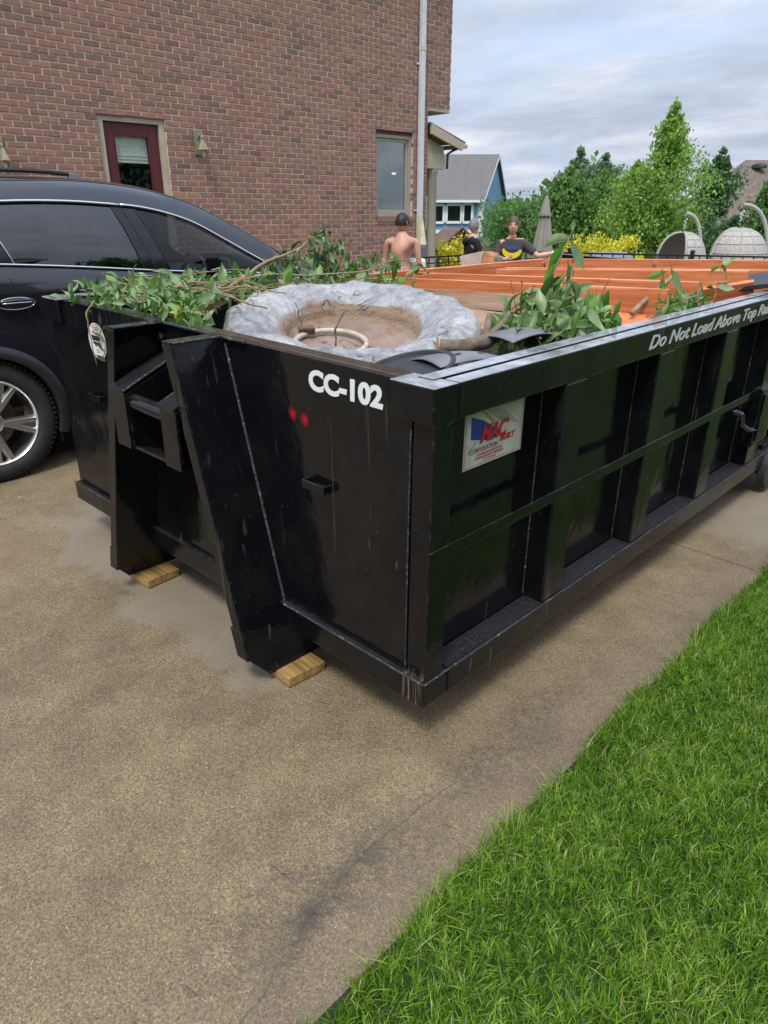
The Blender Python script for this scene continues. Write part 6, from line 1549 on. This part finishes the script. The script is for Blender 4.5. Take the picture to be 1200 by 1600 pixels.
tree('broad_tree', 'lighter leafy tree just left of the closed parasol', 833, 322, 40, 1.8, 8000, M_TREE, 62, 'round', .22, .3)
tree('broad_tree', 'low leafy tree under the right end of the bright trees', 1020, 330, 24, 1.0, 7000, M_TREE, 63, 'round', .13, .1)
# far wood as one mass
r = random.Random(70); V = []; F = []; T = []
for i in range(9000):
    px = r.uniform(700, 1350); D = r.uniform(95, 130); b = at(px, 330, D); zt_ = 1.6+6.0*(.55+.45*math.sin(px*.021+1)+.2*math.sin(px*.09)); p = Vector((b.x, b.y, r.uniform(-3, zt_*r.random()**.3))); M3 = rand_rot(r, .8); o_ = len(V); s_ = r.uniform(.7, 1.6)
    for w_ in ((0, 0, 0), (.5, .4, .1), (1, 0, 0), (.5, -.4, .1)): V.append(tuple(p+M3 @ (Vector(w_)*s_)))
    F.append((o_, o_+1, o_+2, o_+3)); T.append(r.random())
me = bpy.data.meshes.new('far_wood'); me.from_pydata(V, [], F); me.materials.append(M_TREE); tone_attr(me, T); tag(link('far_wood', me), 'wooded ridge far behind the houses', 'wood', kind='stuff')

# ------------------------------------------------------------------ neighbouring houses
def blue_house():
    D0 = 66.0
    A = at(752, 313, D0); B = at(786.5, 316, 76.0); Lf = at(610, 313, 66.0)
    zE = A.z; apex = at(776, 245, 71.0); zR = apex.z; g0 = -6.0
    o0 = Vector((A.x, A.y, g0)); t = thing('blue_house', 'blue sided house with a steep grey shingle roof behind the porch', 'house', o0)
    ex = (Vector((Lf.x, Lf.y, 0))-Vector((A.x, A.y, 0))); ex_n = ex.normalized(); ey = Vector((B.x-A.x, B.y-A.y, 0)); 
    def Q(a, b, z): return Vector((ex_n.x*a, ex_n.y*a, z-g0))+ey*b
    ln = 13.0
    zb = at(760, 364, D0).z
    m = MB(); m.hexa([Q(0, 0, zb+.0), Q(0, 1, zb), Q(ln, 1, zb), Q(ln, 0, zb), Q(0, 0, zE), Q(0, 1, zE), Q(ln, 1, zE), Q(ln, 0, zE)]); m.build('wall', M_BLUES, t)
    m = MB(); m.hexa([Q(.05, .01, g0), Q(.05, .99, g0), Q(ln, .99, g0), Q(ln, .01, g0), Q(.05, .01, zb-.01), Q(.05, .99, zb-.01), Q(ln, .99, zb-.01), Q(ln, .01, zb-.01)]); m.build('stone_base', M_STONE, t)
    for gx_ in (-.01, ln): m = MB(); m.add([Q(gx_, 0, zE), Q(gx_, 1, zE), Q(gx_, .52, zR)], [(0, 1, 2)]); m.build('gable', M_BLUES, t)
    up = Vector((0, 0, .12))
    for b0 in (0, 1):
        a_, c_ = Q(-.35, b0+(-.05 if b0 == 0 else .05), zE-.15), Q(-.35, .52, zR+.1); d_, e_ = Q(ln, .52, zR+.1), Q(ln, b0+(-.05 if b0 == 0 else .05), zE-.15)
        m = MB(); m.hexa([a_, c_, d_, e_, a_+up, c_+up, d_+up, e_+up]); m.build('roof', M_SHING, t)
        m = MB(); m.beam(a_-Vector((0, 0, .05))-ex_n*.0, c_-Vector((0, 0, .05)), .05, .22); m.build('rake_board', M_TRIMW, t)
    nf = -ey.normalized()
    m = MB(); m.beam(Q(-.3, -.055, zE-.08)+nf*.03, Q(ln, -.055, zE-.08)+nf*.03, .14, .2); m.build('gutter', M_TRIMW, t)
    m = MB(); m.beam(Q(-.0, -.002, g0+.5), Q(-.0, -.002, zE-.1), .38, .38, (0, 1, 0)); m.build('corner_board', M_TRIMW, t)
    m = MB(); m.beam(Q(-.02, 1.0, g0+.5), Q(-.02, 1.0, zE-.1), .26, .26, (0, 1, 0)); m.build('corner_board', M_TRIMW, t)
    m = MB(); m.beam(Q(.2, -.003, zb+.1)+nf*.03, Q(ln, -.003, zb+.1)+nf*.03, .06, .28); m.build('band_board', M_TRIMW, t)
    sc = 66/1300
    for x0, x1, y0, y1 in ((695, 720, 319.5, 347), (722.5, 738, 318.5, 347), (664, 690.5, 320, 347.5)):
        a1, a0 = (752-x0)*sc*1.0, (752-x1)*sc*1.0; z1, z0 = zE-(y0-313)*sc, zE-(y1-313)*sc
        w_ = bpy.data.objects.new('window', None); COL.objects.link(w_); w_.parent = t
        m = MB(); m.hexa([Q(a0+.12, 0, z0+.12)+nf*.03, Q(a1-.12, 0, z0+.12)+nf*.03, Q(a1-.12, 0, z0+.12)+nf*.06, Q(a0+.12, 0, z0+.12)+nf*.06, Q(a0+.12, 0, z1-.12)+nf*.03, Q(a1-.12, 0, z1-.12)+nf*.03, Q(a1-.12, 0, z1-.12)+nf*.06, Q(a0+.12, 0, z1-.12)+nf*.06]); m.build('pane', M_WINDD, w_)
        for p_, q_ in ((Q(a0, 0, z0), Q(a1, 0, z0)), (Q(a0, 0, z1), Q(a1, 0, z1)), (Q(a0, 0, z0), Q(a0, 0, z1)), (Q(a1, 0, z0), Q(a1, 0, z1))):
            m = MB(); m.beam(p_+nf*.08, q_+nf*.08, .2, .2, (0, 0, 1) if abs(p_.z-q_.z) < .01 else ex_n); m.build('window_frame', M_TRIMW, w_)
    m = MB(); m.beam(Q(-.06, .55, zE-1.0), Q(-.06, .55, zE-2.2), .5, .35, (0, 1, 0)); m.build('gable_window', M_TRIMW, t)
    m = MB(); m.beam(Q(-.26, .55, zE-1.1), Q(-.26, .55, zE-2.1), .05, .18, (0, 1, 0)); m.build('pane', M_WINDD, t)
    m = MB(); m.beam(Q(-.5, .25, zb-.9), Q(-.5, .25, -4.5), .9, .9, (0, 1, 0)); m.build('chimney_box', M_STONE, t)
    m = MB(); m.beam(Q(-.5, .05, zb-.75), Q(-.5, .50, zb-.95), 1.2, .12); m.build('hood_roof', M_TRIMW, t)
blue_house()
def hip_house():
    D = 48.0; pk = at(1165, 250, D); zR = pk.z; e0 = at(1085, 352, D-3); o0 = Vector((pk.x, pk.y, -1)); t = thing('hip_roof_house', 'house with a large brown hip roof behind the evergreens at the right', 'house', o0)
    u = camR; f_ = Vector((-math.sin(YAW), math.cos(YAW), 0)); zE = e0.z; hwid = 5.2
    def Q(a, b, z): return u*a+f_*b+Vector((0, 0, z+1))
    m = MB(); m.add([Q(-3.2, -4, zE), Q(14, -4, zE), Q(14, 4, zE), Q(-3.2, 4, zE), Q(.0, 0, zR), Q(10, 0, zR)], [(0, 1, 5, 4), (1, 2, 5), (2, 3, 4, 5), (3, 0, 4), (3, 2, 1, 0)]); m.build('roof', M_SHINB, t)
    m = MB(); m.box(-1, 1, -1, 1, 0, 1); m.v = [tuple(Q(5.4+v[0]*8.2, v[1]*3.7, -1+v[2]*(zE+1-.02))) for v in m.v]; m.build('wall', M_STONE, t)
    m = MB(); m.beam(Q(-3.25, -4.05, zE-.05), Q(14, -4.05, zE-.05), .1, .22); m.build('gutter', M_TAN, t)
    for a in (.55, 1.9):
        m = MB(); c = Q(a, -.72, zR-.42); m.lathe([(.45, -.1), (.45, .1), (.30, .22), (0, .26)], 14, Matrix.Translation(c) @ Matrix.Diagonal((1, .5, .8, 1))); m.build('roof_vent', M_IRON, t, smooth=True)
    for a in (.5, 4.0, 8.0):
        m = MB(); c = Q(a, -3.72, 0); m.beam(Q(a-.5, -3.75, 1.1), Q(a+.5, -3.75, 1.1), .05, 1.4); m.build('window', M_WINDD, t)
hip_house()
# across the road, seen only as reflections in the paint and the car windows
t = thing('neighbour_house', 'tall brown brick house across the lawn mirrored in the car windows', 'house', (11.5, -9, -.1), R(3))
m = MB(); m.box(0, 9, 0, 15.2, 0, 6.3); m.build('wall', M_STONE, t)
m = MB(); m.prism([(-.5, -.5, 6.3), (9.5, -.5, 6.3), (4.5, -.5, 9.2)], (0, 0, 0), (0, 16.2, 0)); m.build('roof', M_SHINB, t)
m = MB(); m.box(-.6, -.5, -.5, 15.7, 6.15, 6.32); m.build('gutter', M_TRIMW, t)
for y in (1.5, 5.5, 9.5, 12.8):
    for z in (1.0, 3.9):
        m = MB(); m.box(-.03, .02, y, y+1.2, z, z+1.5); wf = m.build('window', M_TRIMW, t); m = MB(); m.box(-.05, -.031, y+.08, y+1.12, z+.08, z+1.42); m.build('pane', M_WINDD, wf)
for k, (x, y, hh, hw_, lab) in enumerate(((11.5, 9.5, 6.8, 2.2, 'street tree across the lawn beside the tall neighbour house'), (12.5, 14.5, 7.5, 2.6, 'street tree farther along the lawn'), (13, -17, 6.5, 2.4, 'street tree behind the photographer to the right'), (2, -22, 6, 2.3, 'street tree straight behind the photographer'), (-9, -20, 7, 2.6, 'street tree behind the photographer to the left'))):
    tree('street_tree', lab, 0, 0, 0, hw_, 4500, M_TREE, 80+k, 'round', .3, 1.2, 'street trees across the lawn', 'tree', (x, y, -.15), hh)

# ------------------------------------------------------------------ the lawn
def blades(n, xr, yr, keep, hrange, wrange, seed, name, seg=3, clump=0.0):
    g = np.random.RandomState(seed); X = []; Y = []
    need = n
    while need > 0:
        x = g.uniform(xr[0], xr[1], need*2); y = g.uniform(yr[0], yr[1], need*2)
        if clump: pass
        k = keep(x, y); x = x[k][:need]; y = y[k][:need]; X.append(x); Y.append(y); need -= len(x)
    x = np.concatenate(X); y = np.concatenate(Y); n = len(x)
    gx = -.0249*x+.0139*y; r_ = np.hypot(x+1, y-1); tt = np.clip((r_-5.2)/3.8, 0, 1); kk = tt*tt*(3-2*tt); z = (1-kk)*gx+kk*(-.12)-.006
    pn = np.sin(x*9.1+y*3.3)*np.sin(y*7.7-x*4.1)+.6*np.sin(x*23+y*17)*np.sin(y*29-x*11)
    h = g.uniform(hrange[0], hrange[1], n)*(1+.18*pn)*g.uniform(.75, 1.15, n); w_ = g.uniform(wrange[0], wrange[1], n)
    fld = np.sin(x*71+1.9*np.sin(y*53+x*9))+np.sin(y*83+2.1*np.sin(x*47-y*7)+2); ca = 1.9*fld+g.normal(0, 1.1, n); lean = np.abs(g.normal(.55, .45, n)); fa = g.uniform(0, 2*np.pi, n)
    lx, ly = np.cos(ca), np.sin(ca); sx, sy = np.cos(fa), np.sin(fa)
    nv = 2*seg+1; V = np.empty((n, nv, 3))
    for i in range(seg+1):
        t_ = i/seg; bend = h*lean*t_**1.7*(1.0); cz = z+h*(t_-.28*lean*t_**2.2); cx = x+lx*bend; cy = y+ly*bend
        ww = w_*(1-t_**1.6*.85)*.5
        if i < seg:
            V[:, 2*i, 0] = cx-sx*ww; V[:, 2*i, 1] = cy-sy*ww; V[:, 2*i, 2] = cz; V[:, 2*i+1, 0] = cx+sx*ww; V[:, 2*i+1, 1] = cy+sy*ww; V[:, 2*i+1, 2] = cz
        else: V[:, 2*i, 0] = cx; V[:, 2*i, 1] = cy; V[:, 2*i, 2] = cz
    base = np.arange(n)*nv; L_ = []; S_ = []; st = 0; tot = []
    quads = np.concatenate([(base[:, None]+np.array([2*i, 2*i+1, 2*i+3, 2*i+2])) for i in range(seg-1)], 0) if seg > 1 else np.empty((0, 4), int)
    tris = base[:, None]+np.array([2*(seg-1), 2*(seg-1)+1, 2*seg])
    me = bpy.data.meshes.new(name); me.vertices.add(n*nv); me.vertices.foreach_set('co', V.ravel())
    nl = quads.size+tris.size; me.loops.add(nl); me.loops.foreach_set('vertex_index', np.concatenate([quads.ravel(), tris.ravel()]).astype(np.int32))
    nq = len(quads); me.polygons.add(nq+n)
    ls = np.concatenate([np.arange(nq)*4, nq*4+np.arange(n)*3]).astype(np.int32); me.polygons.foreach_set('loop_start', ls)
    try: me.polygons.foreach_set('loop_total', np.concatenate([np.full(nq, 4), np.full(n, 3)]).astype(np.int32))
    except Exception: pass
    me.update(calc_edges=True); me.validate()
    tone = np.clip(g.beta(1.5, 2.1, n)+.09*pn+.05*fld, 0, .95); dry = g.rand(n) < .03+.06*np.clip(np.sin(x*5.3+y*4.1)*np.sin(x*2.9-y*6.7), 0, 1); tone[dry] = g.uniform(.93, 1.0, dry.sum())
    tf = np.concatenate([np.tile(tone, seg-1), tone]) if seg > 1 else tone
    a = me.attributes.new('tone', 'FLOAT', 'FACE'); a.data.foreach_set('value', tf.astype(np.float32))
    me.materials.append(M_GRASS); return link(name, me)
edge = lambda x, y: x > DX1-.004+.016*np.sin(y*7.3)+.010*np.sin(y*31)
def infr_np(x, y):
    dx = x-CAMP.x; dy = y-CAMP.y; ca, sa = math.cos(YAW), math.sin(YAW); X_ = dx*ca+dy*sa; Y_ = -dx*sa+dy*ca; Z_ = -CAMP.z
    c, s_ = math.cos(PITCH), math.sin(PITCH); dd = Y_*c-Z_*s_; u = Y_*s_+Z_*c; px = 600+FP*X_/np.maximum(dd, .05); py = 800-FP*u/np.maximum(dd, .05)
    return (dd > .1) & (px > 380) & (px < 1330) & (py > 760) & (py < 1760)
near = lambda x, y: edge(x, y) & infr_np(x, y)
rest = lambda x, y: (x > DX1+.015) & ~infr_np(x, y)
gA = blades(95000, (.36, 1.7), (-1.2, 3.6), near, (.022, .046), (.0022, .0044), 1, 'lawn_grass')
tag(gA, 'short bright green lawn grass along the edge of the driveway', 'grass', kind='stuff')
gB = blades(46000, (.37, 5.5), (-4.5, 8.5), rest, (.035, .06), (.005, .009), 2, 'lawn_grass', 2); tag(gB, 'lawn grass reaching away from the driveway', 'grass', kind='stuff')
# taller wisps leaning over the concrete at the border
gC = blades(4200, (.350, .43), (-1.1, 3.4), lambda x, y: x > .362+.02*np.sin(y*7.3)+.012*np.sin(y*23), (.04, .085), (.002, .0040), 3, 'lawn_grass', 4); tag(gC, 'longer grass tips leaning over the concrete edge', 'grass', kind='stuff')
# small things lying on the concrete
def litter(nm, lab, x, y, build_, cat):
    o = build_; o.location = (x, y, G(x, y)+.003); tag(o, lab, cat); return o
m = MB(); m.tube([(0, 0, .003), (.02, .006, .004), (.045, .004, .004), (.06, .012, .003)], [.004, .005, .004, .0025], 6); litter('twig', 'small dark twig on the stained concrete', -.02, -.60, m.build('twig', M_BARK), 'twig')
for k, (x, y, lab) in enumerate(((.23, -.16, 'tiny dark seed pod on the concrete near the grass'), (.10, -.95, 'bent dark twig bit at the lawn corner of the concrete'))):
    m = MB(); m.tube([(0, 0, .003), (.008, .003, .005), (.018+.02*k, -.002+.012*k, .003)], [.0025, .005-.002*k, .002], 6); o = litter('twig', lab, x, y, m.build('twig', M_BARK), 'twig')
print('objects', len(bpy.data.objects), 'tris', sum(len(o.data.polygons)*2 for o in bpy.data.objects if o.type == 'MESH'))
